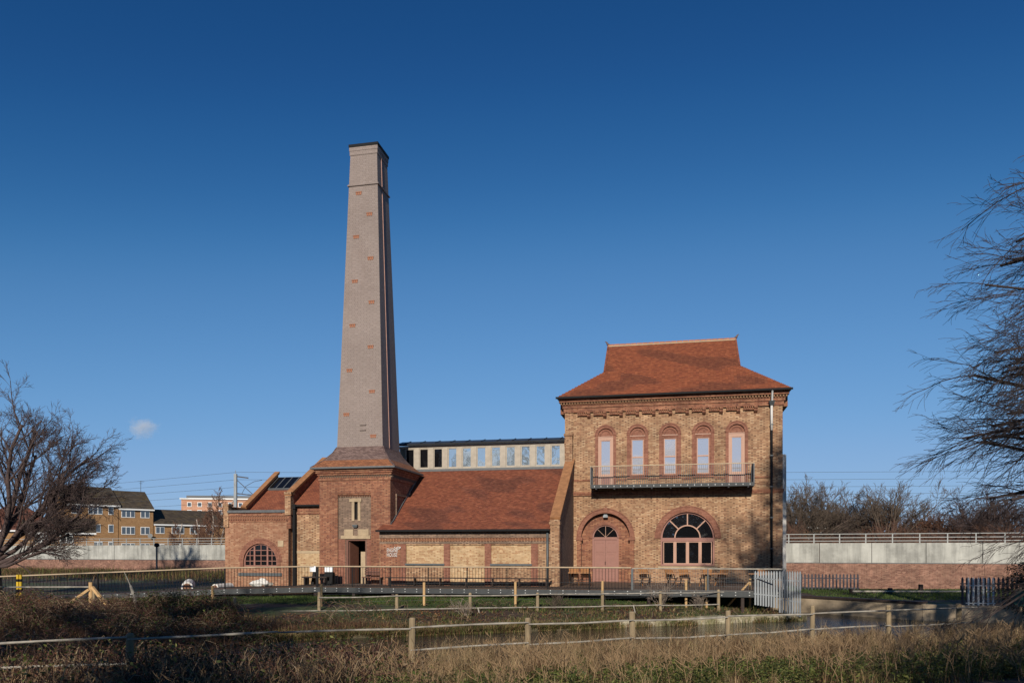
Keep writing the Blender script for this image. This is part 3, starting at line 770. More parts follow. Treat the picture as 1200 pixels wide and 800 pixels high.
    for a in (45, 90, 135): fb.bar((-4.12, 0.37, 2.74), (-4.12 + 0.72 * math.cos(R(a)), 0.37, 2.74 + 0.7 * math.sin(R(a))), 0.025, 0.02)
    F.add('fanlight_bar', fb, PINKLIGHT, dr)
    F.add('doorway_lamp', MB().box(c - 0.14, c + 0.14, -0.02, 0.14, 3.93, 4.06).box(c - 0.1, c + 0.1, -0.0, 0.12, 4.061, 4.12), GALV)
    # rainwater pipe
    pp = MB().tube([(5.55, -0.2, 8.9), (5.55, -0.2, -0.4)], 0.065, 10)
    pipe = F.add('rainwater_pipe', pp, BLACK, smooth=True)
    F.add('upper_pipe', MB().tube([(5.55, -0.2, 10.35), (5.55, -0.2, 8.901)], 0.07, 10), SIGNWHITE, pipe, smooth=True)
    F.add('hopper', MB().hexa([(5.45, -0.28, 10.34), (5.65, -0.28, 10.34), (5.65, -0.135, 10.34), (5.45, -0.135, 10.34)], [(5.38, -0.46, 10.6), (5.72, -0.46, 10.6), (5.72, -0.135, 10.6), (5.38, -0.135, 10.6)]), STEEL, pipe)
    F.add('swan_neck', MB().tube([(5.55, -0.43, 10.58), (5.55, -0.47, 10.8), (5.55, -0.53, 11.05), (5.55, -0.6, 11.18)], 0.055, 8), PALEGALV, pipe)
    for z in (9.2, 7.4, 5.6, 3.8, 2.0): F.add('bracket', MB().box(5.46, 5.64, -0.27, -0.075, z, z + 0.07), STEEL, pipe)
tower()

# ------------------------------------------------------------------ chimney on its plinth house
def chimney():
    cu, cv = -17.98, -3.5
    F = Frame('brick_chimney', cu, cv, -0.5, 'tall tapering grey brick chimney rising from a square red brick base', 'chimney')
    h = 2.17; fv = cv - h
    x0, x1 = cu - h, cu + h
    m = MB().holed(rect(x0, x1, -0.5, 6.6), [rect(-19.02, -16.98, -0.2, 5.2)], fv, 0.12)
    for x in (x0, x1): m.face([(x, fv, -0.5), (x, cv + h, -0.5), (x, cv + h, 6.6), (x, fv, 6.6)])
    m.face([(x0, cv + h, -0.5), (x1, cv + h, -0.5), (x1, cv + h, 6.6), (x0, cv + h, 6.6)])
    base = F.add('base_wall', m, REDB)
    rec = MB().holed(rect(-19.02, -16.98, -0.2, 5.2), [rect(-18.03, -17.82, 3.7, 4.72), rect(-18.57, -17.3, 0.0, 2.58)], fv + 0.12, 0.22)
    F.add('recessed_panel', rec, GREYB, base)
    each(F, 'panel_jamb', [(-19.02, -18.6, fv + 0.10, fv + 0.119, 0, 2.57), (-17.27, -16.98, fv + 0.10, fv + 0.119, 0, 2.57)], ROSE, base)
    dg = MB()
    for k in range(14):
        x = -18.95 + k * 0.146
        dg.extr([(x - 0.06, fv + 0.12), (x, fv + 0.0), (x + 0.06, fv + 0.12)], 'z', 5.02, 5.12)
    dg.box(-19.02, -16.98, fv + 0.04, fv + 0.119, 5.125, 5.198)
    F.add('dogtooth_course', dg, REDB, base)
    # cornice with dogtooth
    cn = MB()
    for o, za, zb in ((0.05, 5.95, 6.1), (0.1, 6.25, 6.36), (0.17, 6.362, 6.48), (0.24, 6.482, 6.598)):
        cn.box(x0 - o, x1 + o, fv - o, cv + h + o, za, zb)
    cor = F.add('cornice', cn, REDB)
    tooth = MB().extr([(-0.06, 0.0), (0.0, -0.1), (0.06, 0.0)], 'z', 6.102, 6.248)
    for k in range(30):
        if k == 0: t0 = tooth.mesh('dogtooth'); t0.materials.append(GREYB)
        x = x0 + 0.07 + k * (2 * h - 0.14) / 29
        link('dogtooth', t0, cor, (x - cu, fv - cv - 0.001, 0.5))
        link('dogtooth', t0, cor, (h + 0.001, x - cu, 0.5), (0, 0, R(90)))
    # side blind panel
    F.add('side_panel', MB().box(x1 - 0.02, x1 + 0.06, cv - 1.3, cv - 1.2, 2.5, 5.2).box(x1 - 0.02, x1 + 0.06, cv - 1.2, cv + 1.3, 5.1, 5.2), GREYB, base)
    # slit window and doorway
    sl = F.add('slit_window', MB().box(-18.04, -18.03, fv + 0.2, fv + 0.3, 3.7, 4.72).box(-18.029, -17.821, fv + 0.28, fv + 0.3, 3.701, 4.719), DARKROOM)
    F.add('lintel', MB().box(-18.33, -17.6, fv + 0.06, fv + 0.119, 4.72, 4.9), STONE, sl)
    each(F, 'surround', [(-18.19, -18.032, fv + 0.08, fv + 0.119, 3.62, 4.719), (-17.818, -17.66, fv + 0.08, fv + 0.119, 3.62, 4.719)], STONE, sl)
    F.add('wall_lamp', MB().box(-18.1, -17.8, fv - 0.06, fv + 0.119, 3.3, 3.4).box(-18.06, -17.84, fv - 0.02, fv + 0.119, 3.24, 3.299), STEEL)
    each(F, 'stone_band', [(-18.65, -18.1, fv + 0.07, fv + 0.119, 2.78, 3.14), (-17.8, -17.15, fv + 0.07, fv + 0.119, 2.78, 3.14), (-18.85, -17.05, fv + 0.05, fv + 0.119, 2.585, 2.775)], STONE, base)
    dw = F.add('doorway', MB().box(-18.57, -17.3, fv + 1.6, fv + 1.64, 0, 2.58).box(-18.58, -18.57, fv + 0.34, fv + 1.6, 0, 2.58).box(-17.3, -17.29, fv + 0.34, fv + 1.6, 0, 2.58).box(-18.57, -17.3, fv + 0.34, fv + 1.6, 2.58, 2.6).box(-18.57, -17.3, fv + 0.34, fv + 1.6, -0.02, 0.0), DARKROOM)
    F.add('frame', MB().box(-18.569, -18.42, fv + 0.14, fv + 0.26, 0.0, 2.579).box(-18.42, -17.38, fv + 0.14, fv + 0.26, 2.48, 2.579).box(-17.38, -17.301, fv + 0.14, fv + 0.26, 0.0, 2.579), BROWNDOOR, dw)
    F.add('door_leaf', MB().hexa([(-18.42, fv + 0.27, 0.02), (-18.38, fv + 0.27, 0.02), (-18.15, fv + 1.0, 0.02), (-18.19, fv + 1.0, 0.02)], [(-18.42, fv + 0.27, 2.47), (-18.38, fv + 0.27, 2.47), (-18.15, fv + 1.0, 2.47), (-18.19, fv + 1.0, 2.47)]), BROWNDOOR, dw)
    F.add('side_board', MB().box(-17.66, -17.385, fv + 0.16, fv + 0.2, 0.02, 1.85), STONE, dw)
    # bell-cast skirt
    def frus(mb, prof):
        for (a, za), (b, zb) in zip(prof[:-1], prof[1:]):
            q = lambda r, z: [(cu - r, cv - r, z), (cu + r, cv - r, z), (cu + r, cv + r, z), (cu - r, cv + r, z)]
            A, B = q(a, za), q(b, zb)
            for k in range(4): mb.face([A[k], A[(k + 1) % 4], B[(k + 1) % 4], B[k]])
        return mb
    F.add('lead_gutter', frus(MB(), [(2.3, 6.6), (2.58, 6.6), (2.58, 6.7), (2.4, 6.72)]), LEAD)
    sk = F.add('tiled_skirt', frus(MB(), [(2.54, 6.705), (2.2, 6.98), (2.02, 7.14)]), TILE_ORANGE)
    F.add('upper_skirt', frus(MB(), [(2.02, 7.142), (1.78, 7.4), (1.6, 7.64), (1.48, 7.86), (1.44, 7.98)]), TILE_PLUM, sk)
    for sx in (-1, 1):
        hip = MB()
        pr = [(2.54, 6.71), (2.02, 7.13), (1.6, 7.63), (1.44, 7.96)]
        for (a, za), (b, zb) in zip(pr[:-1], pr[1:]):
            hip.bar((cu + sx * a, cv - a, za), (cu + sx * b, cv - b, zb), 0.08, 0.05)
        F.add('hip_tile', hip, TILE_PLUM, sk)
    # shaft
    hb, ht, zb, zt2 = 1.42, 0.83, 7.95, 25.55
    shaft = F.add('shaft', frus(MB(), [(hb, zb), (ht, zt2)]), CHIM)
    def half(z): return hb + (ht - hb) * (z - zb) / (zt2 - zb)
    hz = half(23.5)
    F.add('shaft_band', frus(MB(), [(hz, 23.44), (hz + 0.07, 23.46), (hz + 0.07, 23.53), (half(23.6), 23.6)]), CHIM, shaft)
    F.add('cap_course', frus(MB(), [(ht + 0.02, 25.3), (ht + 0.04, 25.32), (ht + 0.04, 25.55), (ht + 0.06, 25.56), (ht + 0.06, 25.78)]), CHIM, shaft)
    F.add('cap', frus(MB(), [(ht + 0.05, 25.78), (ht + 0.09, 25.79), (ht + 0.09, 25.95), (ht - 0.3, 25.96), (ht - 0.3, 25.6)]), BLACK, shaft)
    tv = MB().box(-0.17, 0.17, -0.035, 0.05, -0.085, 0.085)
    tv = MB()
    for dx in (-0.12, 0.0, 0.12): tv.box(dx - 0.045, dx + 0.045, -0.03, 0.05, -0.08, 0.06)
    tv.box(-0.19, 0.19, -0.05, 0.05, 0.062, 0.1)
    t0 = tv.mesh('terracotta_vent'); t0.materials.append(TERRA)
    spots = [(420.5, 227), (433, 251.3), (417.5, 278), (434.3, 303), (416, 330), (435.5, 354.3), (413.2, 381.8), (434.4, 406.6), (409.6, 434.3), (436, 458.8), (406, 485.8), (437.4, 511)]
    for px, py in spots:
        z = 1.9 + (645 - py) / 900 * 44.9
        for _ in range(3):
            v = cv - half(z); k = (px - 600) / 900
            u = (k * (Y0 + v * CT) - X0 - v * ST) / (CT + k * ST)
            z = 1.9 + (645 - py) / 900 * W(u, v)[1]
        link('terracotta_vent', t0, shaft, (u - cu, v - cv, z + 0.5))
    for z in (9.22, 8.92):
        F.add('bird_slot', MB().box(cu + 0.0, cu + 0.38, cv - half(z) - 0.07, cv - half(z) + 0.05, z, z + 0.06), CHIM, shaft)
    F.add('lightning_conductor', MB().bar((cu + half(8) + 0.02, cv - 0.35, 8.0), (cu + half(25.5) + 0.02, cv - 0.2, 25.5), 0.03, 0.03), plain('copper_tape', (0.4, 0.22, 0.17), 0.6), shaft)
    F.add('side_downpipe', MB().tube([(x1 + 0.08, cv + 0.9, 5.4), (x1 + 0.08, cv + 0.9, 4.2)], 0.05, 8), STONE)
chimney()

# ------------------------------------------------------------------ low boiler house with clerestory
def boiler_house():
    F = Frame('boiler_house', -11.2, 0.0, -0.5, 'long low brick building with brown tiled roof and strip of clerestory windows', 'building')
    fv, a, b = -6.2, -16.24, -6.05
    gab = [(fv, -0.5), (fv, 3.0), (0.0, 7.0), (6.2, 3.0), (6.2, -0.5)]
    pan = [(-14.67, -12.48, 1.2, 2.22), (-12.12, -10.15, -0.3, 2.22), (-9.79, -7.57, 1.2, 2.22)]
    m = MB().holed(rect(a, b, -0.5, 3.0), [rect(*p) for p in pan], fv, 0.06)
    m.face([(b, q[0], q[1]) for q in gab]); m.face([(a + 0.4, q[0], q[1]) for q in gab])
    wall = F.add('wall', m, BUFF)
    for p in pan:
        F.add('infill_panel', MB().box(p[0] - 0.05, p[1] + 0.05, fv + 0.06, fv + 0.12, p[2] - 0.05, p[3] + 0.05), PALEB, wall)
    for p in (pan[0], pan[2]):
        F.add('panel_sill', MB().box(p[0] - 0.05, p[1] + 0.05, fv - 0.08, fv + 0.06, 1.1, 1.195), STEEL, wall)
    for x0, x1 in ((-14.99, -14.672), (-12.478, -12.122), (-10.148, -9.792), (-7.568, -7.2)):
        F.add('pilaster', MB().box(x0, x1, fv - 0.03, fv + 0.02, -0.4, 2.28), ROSE, wall)
    F.add('lower_brick_band', MB().box(-16.2, -15.0, fv - 0.02, fv + 0.02, -0.4, 2.28), REDB, wall)
    F.add('eave_band', MB().box(a, -6.5, fv - 0.05, fv + 0.02, 2.62, 2.98).box(a, -6.5, fv - 0.03, fv + 0.02, 2.3, 2.42), GREYB, wall)
    tt = MB().extr([(-0.07, 0.0), (0.0, -0.09), (0.07, 0.0)], 'z', 2.43, 2.615).mesh('dogtooth'); tt.materials.append(REDB)
    for k in range(60): link('dogtooth', tt, wall, (a + 0.1 + k * 0.1626 + 11.2, fv, 0.5))
    # lettering
    for txt, z, wd in (('ENGINE', 1.83, 0.66), ('HOUSE', 1.57, 0.62)):
        cu = bpy.data.curves.new('lettering', 'FONT'); cu.body = txt; cu.size = 0.31; cu.extrude = 0.012; cu.offset = 0.0; cu.resolution_u = 3
        to = bpy.data.objects.new('lettering', cu); COL.objects.link(to)
        bpy.context.view_layer.update()
        me = bpy.data.meshes.new_from_object(to.evaluated_get(bpy.context.evaluated_depsgraph_get()))
        bpy.data.objects.remove(to)
        k = wd / max(v.co.x for v in me.vertices)
        for v in me.vertices: v.co = (v.co.x * k, v.co.z, v.co.y)
        me.materials.clear(); me.materials.append(SIGNWHITE)
        link('lettering', me, wall, (-15.8 + 11.2, fv - 0.045, z + 0.5))
    lg = MB()
    for p, q in (((-15.28, 2.03), (-15.14, 2.12)), ((-15.14, 2.12), (-14.97, 2.1)), ((-15.2, 2.0), (-15.06, 2.02)), ((-15.06, 2.02), (-14.98, 2.09)), ((-15.36, 2.06), (-15.3, 2.13))):
        lg.bar((p[0], fv - 0.04, p[1]), (q[0], fv - 0.04, q[1]), 0.03, 0.035)
    F.add('logo', lg, SIGNWHITE, wall)
    # roof
    rm = MB()
    rm.face([(a - 0.05, fv - 0.28, 3.06), (-6.48, fv - 0.28, 3.06), (-6.48, fv + 0.9, 3.52), (a - 0.05, fv + 0.9, 3.52)])
    rm.face([(a - 0.05, fv + 0.9, 3.52), (-6.48, fv + 0.9, 3.52), (-6.48, 0.06, 7.06), (a - 0.05, 0.06, 7.06)])
    rm.face([(a, 0.06, 7.06), (-6.48, 0.06, 7.06), (-6.48, 6.4, 2.95), (a, 6.4, 2.95)])
    roof = F.add('roof', rm, TILE_LOW)
    tile_field(F, roof, [(fv - 0.32, 3.045, fv + 0.9, 3.52), (fv + 0.9, 3.52, 0.0, 7.02)], lambda v: (a - 0.05, -6.48), [(0.19, 0.058, 0.03), (0.215, 0.066, 0.034), (0.24, 0.078, 0.041), (0.17, 0.05, 0.028)], 8)
    F.add('gutter', MB().box(a - 0.1, -6.5, fv - 0.4, fv - 0.27, 2.96, 3.07).box(a - 0.1, -6.5, fv - 0.27, fv - 0.02, 2.985, 3.03), BLACK, roof)
    F.add('verge_flashing', MB().bar((-15.77, -5.66, 3.41), (-15.77, -5.3, 3.57), 0.05, 0.14).bar((-15.77, -5.3, 3.57), (-15.77, -1.3, 6.26), 0.05, 0.14), LEAD, roof)
    F.add('rainwater_pipe', MB().tube([(-6.66, fv - 0.12, 2.95), (-6.66, fv - 0.12, -0.3)], 0.065, 8), STEEL, smooth=True)
    # raking parapet beside the tower
    pr = MB().extr([(fv - 0.12, -0.5), (fv - 0.12, 3.55), (fv + 0.35, 3.6), (-0.02, 7.4), (-0.02, -0.5)], 'x', -6.46, -6.045)
    par = F.add('gable_parapet', pr, GREYB)
    F.add('parapet_pier', MB().box(-6.5, -6.0, fv - 0.2, fv + 0.3, -0.45, 3.3).box(-6.55, -5.96, fv - 0.26, fv + 0.34, 3.302, 3.45).box(-6.52, -5.99, fv - 0.22, fv + 0.3, 3.452, 3.56), BUFF, par)
    F.add('coping', MB().hexa([(-6.53, fv - 0.02, 3.58), (-5.97, fv - 0.02, 3.58), (-5.97, -0.1, 7.42), (-6.53, -0.1, 7.42)], [(-6.53, fv - 0.1, 3.7), (-5.97, fv - 0.1, 3.7), (-5.97, -0.1, 7.54), (-6.53, -0.1, 7.54)]), COPING, par)
    F.add('kneeler', MB().box(-6.55, -6.08, -0.4, -0.09, 7.3, 8.9).box(-6.6, -6.05, -0.45, -0.085, 8.902, 9.05).box(-6.57, -6.06, -0.43, -0.088, 8.3, 8.5), BUFF, par)
    # clerestory
    u0, u1 = -17.35, -6.56
    cl = F.add('clerestory', MB().box(u0, u1, -0.05, 0.1, 7.02, 7.16).box(u0, u1, -0.05, 0.1, 8.45, 8.6).box(u0, u0 + 0.06, 0.1, 5.0, 7.02, 8.6), OAKPALE)
    F.add('apron_flashing', MB().box(u0, u1, -0.16, -0.052, 6.95, 7.1), LEAD, cl)
    k0, pitch = -16.62, 0.946
    for k in range(12):
        c = k0 + k * pitch
        xr = c + pitch - 0.315 if k < 11 else u1
        if k == 11: break
        F.add('mullion', MB().box(c + 0.315, min(c + pitch - 0.315, u1), -0.06, 0.1, 7.16, 8.45), OAKPALE, cl)
        w = F.add('window', MB().box(c - 0.31, c - 0.25, -0.02, 0.06, 7.165, 8.445).box(c + 0.25, c + 0.31, -0.02, 0.06, 7.165, 8.445).box(c - 0.25, c + 0.25, -0.02, 0.06, 7.165, 7.23).box(c - 0.25, c + 0.25, -0.02, 0.06, 8.38, 8.445), OAKPALE)
        F.add('pane', pane_quad(c - 0.26, c + 0.26, 7.22, 8.39, 0.02), GLASS_DK if k < 3 else GLASS_CLERE, w)  # first three panes: the chimney's dark reflection put into the glass colour
    F.add('metal_roof', MB().hexa([(u0 - 0.1, -0.3, 8.61), (u1, -0.3, 8.61), (u1, 5.2, 9.3), (u0 - 0.1, 5.2, 9.3)], [(u0 - 0.1, -0.34, 8.72), (u1, -0.34, 8.72), (u1, 0.9, 9.02), (u0 - 0.1, 0.9, 9.02)]), LEADROOF, cl)
    sm_ = MB()
    for k in range(11): sm_.bar((u0 + 0.5 + k * 1.0, -0.33, 8.745), (u0 + 0.5 + k * 1.0, 0.88, 9.04), 0.03, 0.05)
    F.add('roof_seam', sm_, LEADROOF, cl)
boiler_house()

# ------------------------------------------------------------------ left wing
def left_wing():
    F = Frame('end_wing', -24.1, 0.0, -0.5, 'small brick wing with half-round window and tiled roof between raking parapets', 'building')
    fv, a, b = -5.7, -26.2, -22.1
    c = -23.9
    m = MB().holed(rect(a, b, -0.5, 4.15), [arch(c, 1.08, 0.98, 1.25, 28)], fv, 0.14)
    for x in (a, b):
        m.face([(x, q[0], q[1]) for q in [(fv, -0.5), (fv, 4.15), (-3.7, 4.5), (0.2, 7.0), (6, 4.0), (6, -0.5)]])
    wall = F.add('wall', m, WINGB)
    F.add('window_hood', MB().ring(c, 1.25, 1.082, 1.3, -0.05 + fv, fv + 0.03, 0, 180, 28).box(c - 1.3, c - 1.082, fv - 0.05, fv + 0.03, 0.9, 1.248).box(c + 1.082, c + 1.3, fv - 0.05, fv + 0.03, 0.9, 1.248), ROSE, wall)
    F.add('outer_hood', MB().ring(c, 1.25, 1.31, 1.4, fv - 0.03, fv + 0.03, 0, 180, 28), ROSE, wall)
    F.add('dogtooth_course', MB().box(a, b, fv - 0.06, fv, 3.95, 4.1).box(a, b, fv - 0.03, fv, 3.6, 3.7), REDB, wall)
    tt = MB().extr([(-0.07, 0.0), (0.0, -0.07), (0.07, 0.0)], 'z', 3.705, 3.94).mesh('dogtooth'); tt.materials.append(REDB)
    for k in range(26): link('dogtooth', tt, wall, (a + 0.1 + k * 0.156 + 24.1, fv, 0.5))
    F.add('stone_plaque', MB().box(-22.75, -22.4, fv - 0.04, fv, 2.15, 2.5), STONE, wall)
    F.add('sill_band', MB().box(c - 1.4, c + 1.4, fv - 0.06, fv, 0.42, 0.6), STEEL, wall)
    w = F.add('arched_window', MB().ring(c, 1.25, 1.0, 1.078, fv + 0.06, fv + 0.14, 0, 180, 28).box(c - 1.078, c - 1.0, fv + 0.06, fv + 0.14, 0.985, 1.25).box(c + 1.0, c + 1.078, fv + 0.06, fv + 0.14, 0.985, 1.25).box(c - 1.0, c + 1.0, fv + 0.06, fv + 0.14, 0.985, 1.05), PINKPAINT)
    g = MB()
    for x in (-0.42, 0.42): g.box(c + x - 0.05, c + x + 0.05, fv + 0.07, fv + 0.13, 1.05, 1.25 + math.sqrt(1 - x * x) - 0.01)
    for x in (-0.71, 0.0, 0.71): g.box(c + x - 0.02, c + x + 0.02, fv + 0.08, fv + 0.12, 1.05, 1.25 + math.sqrt(1 - x * x) - 0.01)
    for z in (1.3, 1.62, 1.93):
        hx = math.sqrt(max(0.0, 1 - (z - 1.25) ** 2)); g.box(c - hx, c + hx, fv + 0.085, fv + 0.115, z - 0.02, z + 0.02)
    F.add('glazing_bar', g, PINKPAINT, w)
    F.add('pane', MB().face([(q[0], fv + 0.125, q[1]) for q in arch(c, 1.02, 1.0, 1.25, 28)]), GLASS_DK, w)
    # flat front roof, tiled slope, parapets
    F.add('parapet_capping', MB().box(a + 0.2, b - 0.02, fv - 0.1, fv + 0.2, 4.15, 4.3), LEAD, wall)
    F.add('flat_roof', MB().box(a + 0.2, b - 0.02, fv + 0.2, -3.6, 4.1, 4.24), LEAD)
    rf = F.add('roof', MB().face([(a + 0.2, -3.7, 4.25), (b, -3.7, 4.25), (b, 0.2, 6.75), (a + 0.2, 0.2, 6.75)]).face([(a + 0.2, 0.2, 6.75), (b, 0.2, 6.75), (b, 6, 3.6), (a + 0.2, 6, 3.6)]), TILE)
    F.add('pier', MB().box(a - 0.06, a + 0.26, fv - 0.08, fv + 0.35, 3.3, 4.55).box(a - 0.1, a + 0.3, fv - 0.12, fv + 0.4, 4.552, 4.68), BUFF, wall)
    pl = MB().extr([(fv + 0.36, 3.5), (fv + 0.36, 4.42), (-3.75, 4.5), (0.25, 7.0), (0.25, 3.5)], 'x', a, a + 0.2)
    p1 = F.add('left_parapet', pl, REDB)
    F.add('coping', MB().hexa([(a - 0.08, -3.8, 4.5), (a + 0.28, -3.8, 4.5), (a + 0.28, 0.3, 7.06), (a - 0.08, 0.3, 7.06)], [(a - 0.08, -3.9, 4.64), (a + 0.28, -3.9, 4.64), (a + 0.28, 0.3, 7.22), (a - 0.08, 0.3, 7.22)]).box(a - 0.06, a + 0.26, fv + 0.41, -3.9, 4.42, 4.53), COPING, p1)
    # roof light
    def sl(v): return 4.25 + (v + 3.7) * 2.5 / 3.9
    sk = F.add('roof_light', MB().hexa([(-25.9, -1.25, sl(-1.25) + 0.01), (-22.22, -1.25, sl(-1.25) + 0.01), (-22.22, 0.15, sl(0.15) + 0.01), (-25.9, 0.15, sl(0.15) + 0.01)],
                                      [(-25.9, -1.3, sl(-1.3) + 0.13), (-22.22, -1.3, sl(-1.3) + 0.13), (-22.22, 0.1, sl(0.1) + 0.13), (-25.9, 0.1, sl(0.1) + 0.13)]), LEAD)
    for k in range(7):
        x = -25.85 + k * 0.515
        F.add('pane', MB().face([(x, -1.22, sl(-1.22) + 0.145), (x + 0.43, -1.22, sl(-1.22) + 0.145), (x + 0.43, 0.05, sl(0.05) + 0.145), (x, 0.05, sl(0.05) + 0.145)]), GLASS_DK, sk)
    # link block between the wing and the chimney
    fv2 = -5.25
    link_ = MB().box(-22.1, -20.0, fv2, 5.0, -0.5, 4.5)
    lw = F.add('link_wall', link_, BUFF)
    F.add('dogtooth_course', MB().box(-21.9, -20.1, fv2 - 0.06, fv2, 4.05, 4.16).box(-21.9, -20.1, fv2 - 0.04, fv2, 4.2, 4.49), REDB, lw)
    F.add('infill_panel', MB().box(-21.75, -20.25, fv2 - 0.02, fv2 + 0.01, -0.4, 1.75), PALEB, lw)
    F.add('panel_lintel', MB().box(-21.8, -20.2, fv2 - 0.03, fv2 + 0.01, 1.755, 1.9), STONE, lw)
    F.add('link_roof', MB().face([(-22.0, fv2 - 0.2, 4.58), (-19.0, fv2 - 0.2, 4.58), (-19.0, -0.8, 7.5), (-22.0, -0.8, 7.5)]), TILE)
    F.add('gutter', MB().box(-21.8, -20.0, fv2 - 0.3, fv2 - 0.15, 4.5, 4.6), BLACK)
    p2 = F.add('middle_parapet', MB().extr([(fv - 0.03, 3.2), (fv - 0.03, 5.1), (-0.9, 7.75), (-0.9, 3.2)], 'x', -22.2, -21.94), REDB)
    F.add('coping', MB().hexa([(-22.3, fv - 0.1, 5.12), (-21.86, fv - 0.1, 5.12), (-21.86, -0.85, 7.78), (-22.3, -0.85, 7.78)], [(-22.3, fv - 0.1, 5.26), (-21.86, fv - 0.1, 5.26), (-21.86, -0.85, 7.94), (-22.3, -0.85, 7.94)]), COPING, p2)
    F.add('pier', MB().box(-22.26, -21.9, fv - 0.12, fv + 0.3, 4.0, 5.1).box(-22.3, -21.86, fv - 0.14, fv + 0.32, 5.2, 5.34), BUFF, p2)
    F.add('rainwater_pipe', MB().tube([(-21.87, fv2 - 0.2, 4.5), (-21.87, fv2 - 0.2, -0.3)], 0.1, 8).box(-22.0, -21.72, fv2 - 0.35, fv2 - 0.1, 4.35, 4.62), BLACK)
left_wing()

# ------------------------------------------------------------------ terrace deck, railings
def line_pts(p, q, step):
    p, q = Vector(p), Vector(q); n = max(1, round((q - p).length / step))
    return [p.lerp(q, k / n) for k in range(n + 1)]

def wz(u, v, z): return Vector(W(u, v, z))

DECK = MB()
def deck_slab(poly, z0=-0.1, z1=0.0):
    DECK.extr([W(u, v)[:2] for u, v in poly], 'z', z0, z1)
deck_slab([(-18.6, -9.6), (5.3, -9.6), (5.3, -0.17), (-5.9, -0.17), (-5.9, -6.5), (-15.8, -6.5), (-15.8, -5.72), (-20.4, -5.72), (-20.4, -8.4)])
RA, RB, RC = wz(-18.5, -9.5, 0), Vector((-14.8, 39.6, -0.06)), Vector((-26.6, 37.2, -0.5))
deck_o = tag(DECK.build('terrace_deck', DECKWOOD), 'dark timber terrace raised on posts in front of the brick buildings', kind='structure')
for a, b in ((RA, RB), (RB, RC)):
    d = (b - a); nrm = Vector((-d.y, d.x, 0)).normalized() * -2.2
    if nrm.y < 0: nrm = -nrm
    DK = MB().hexa([a + Vector((0, 0, -0.1)), b + Vector((0, 0, -0.1)), b + nrm + Vector((0, 0, -0.1)), a + nrm + Vector((0, 0, -0.1))], [a + Vector((0, 0, -0.004)), b + Vector((0, 0, -0.004)), b + nrm + Vector((0, 0, -0.004)), a + nrm + Vector((0, 0, -0.004))])
    DK.build('ramp_board', DECKWOOD, deck_o)
stub = MB().box(-0.07, 0.07, -0.07, 0.07, -1.2, -0.1).mesh('deck_post'); stub.materials.append(DARKWOOD)
bolt = MB().box(-0.025, 0.025, -0.012, 0.0, -0.07, -0.03).box(-0.025, 0.025, -0.012, 0.0, -0.2, -0.16).mesh('bolt'); bolt.materials.append(PALEGALV)
def beam(a, b, post=True):
    a, b = Vector(a), Vector(b)
    MB().bar(a + Vector((0, 0, -0.14)), b + Vector((0, 0, -0.14)), 0.08, 0.26).build('edge_beam', BEAM, deck_o)
    ang = math.atan2(b.y - a.y, b.x - a.x)
    if b.x < a.x: ang += math.pi
    for p in line_pts(a, b, 0.62):
        link('bolt', bolt, deck_o, (p.x + 0.045 * math.sin(ang), p.y - 0.045 * math.cos(ang), p.z), (0, 0, ang))
    for p in line_pts(a, b, 2.1):
        link('deck_post', stub, deck_o, (p.x, p.y + 0.12, p.z))
beam(wz(-18.5, -9.62, 0), wz(5.3, -9.62, 0))
beam(RA + Vector((0, -0.12, 0)), RB + Vector((0, -0.1, 0))); beam(RB + Vector((0, -0.1, 0)), RC + Vector((0, -0.1, 0)))

def railing(name, label, runs, posts):
    a0 = runs[0][0]
    o = empty(name, a0, 0, label, 'railing')
    bal = MB().box(-0.009, 0.009, -0.009, 0.009, 0.08, 1.06).mesh('baluster'); bal.materials.append(BLACK)
    for a, b in runs:
        up = Vector((0, 0, 1.09)); lo = Vector((0, 0, 0.07))
        MB().bar(a + up - a0, b + up - a0, 0.085, 0.055).build('handrail', HANDRAIL, o)
        MB().bar(a + lo - a0, b + lo - a0, 0.03, 0.03).build('bottom_rail', BLACK, o)
        MB().bar(a + Vector((0, 0, 1.045)) - a0, b + Vector((0, 0, 1.045)) - a0, 0.04, 0.02).build('top_flat', BLACK, o)
        for p in line_pts(a, b, 0.155)[:-1]: link('baluster', bal, o, p - a0)
    for p, w, m in posts:
        q = p - a0
        MB().box(q.x - w / 2, q.x + w / 2, q.y - w / 2, q.y + w / 2, q.z - 0.28, q.z + 1.06).build('post', m, o)
r0, r1 = wz(-18.5, -9.5, 0), wz(-2.05, -9.5, 0)
railing('deck_railing', 'black bar railing with oak handrail along the deck below the low brown roof', [(r0, r1)],
        [(wz(-18.42, -9.5, 0), 0.1, BLACK)] + [(wz(-18.5 + k * 2.06, -9.46, 0), 0.05, BLACK) for k in range(1, 8)])
railing('ramp_railing', 'long black bar railing descending with the ramp past the half-round window', [(RB, RA - Vector((0.1, 0, 0))), (RC, RB)], [(RB, 0.06, BLACK), (RC, 0.06, BLACK), ((RB + RC) / 2, 0.06, BLACK)])

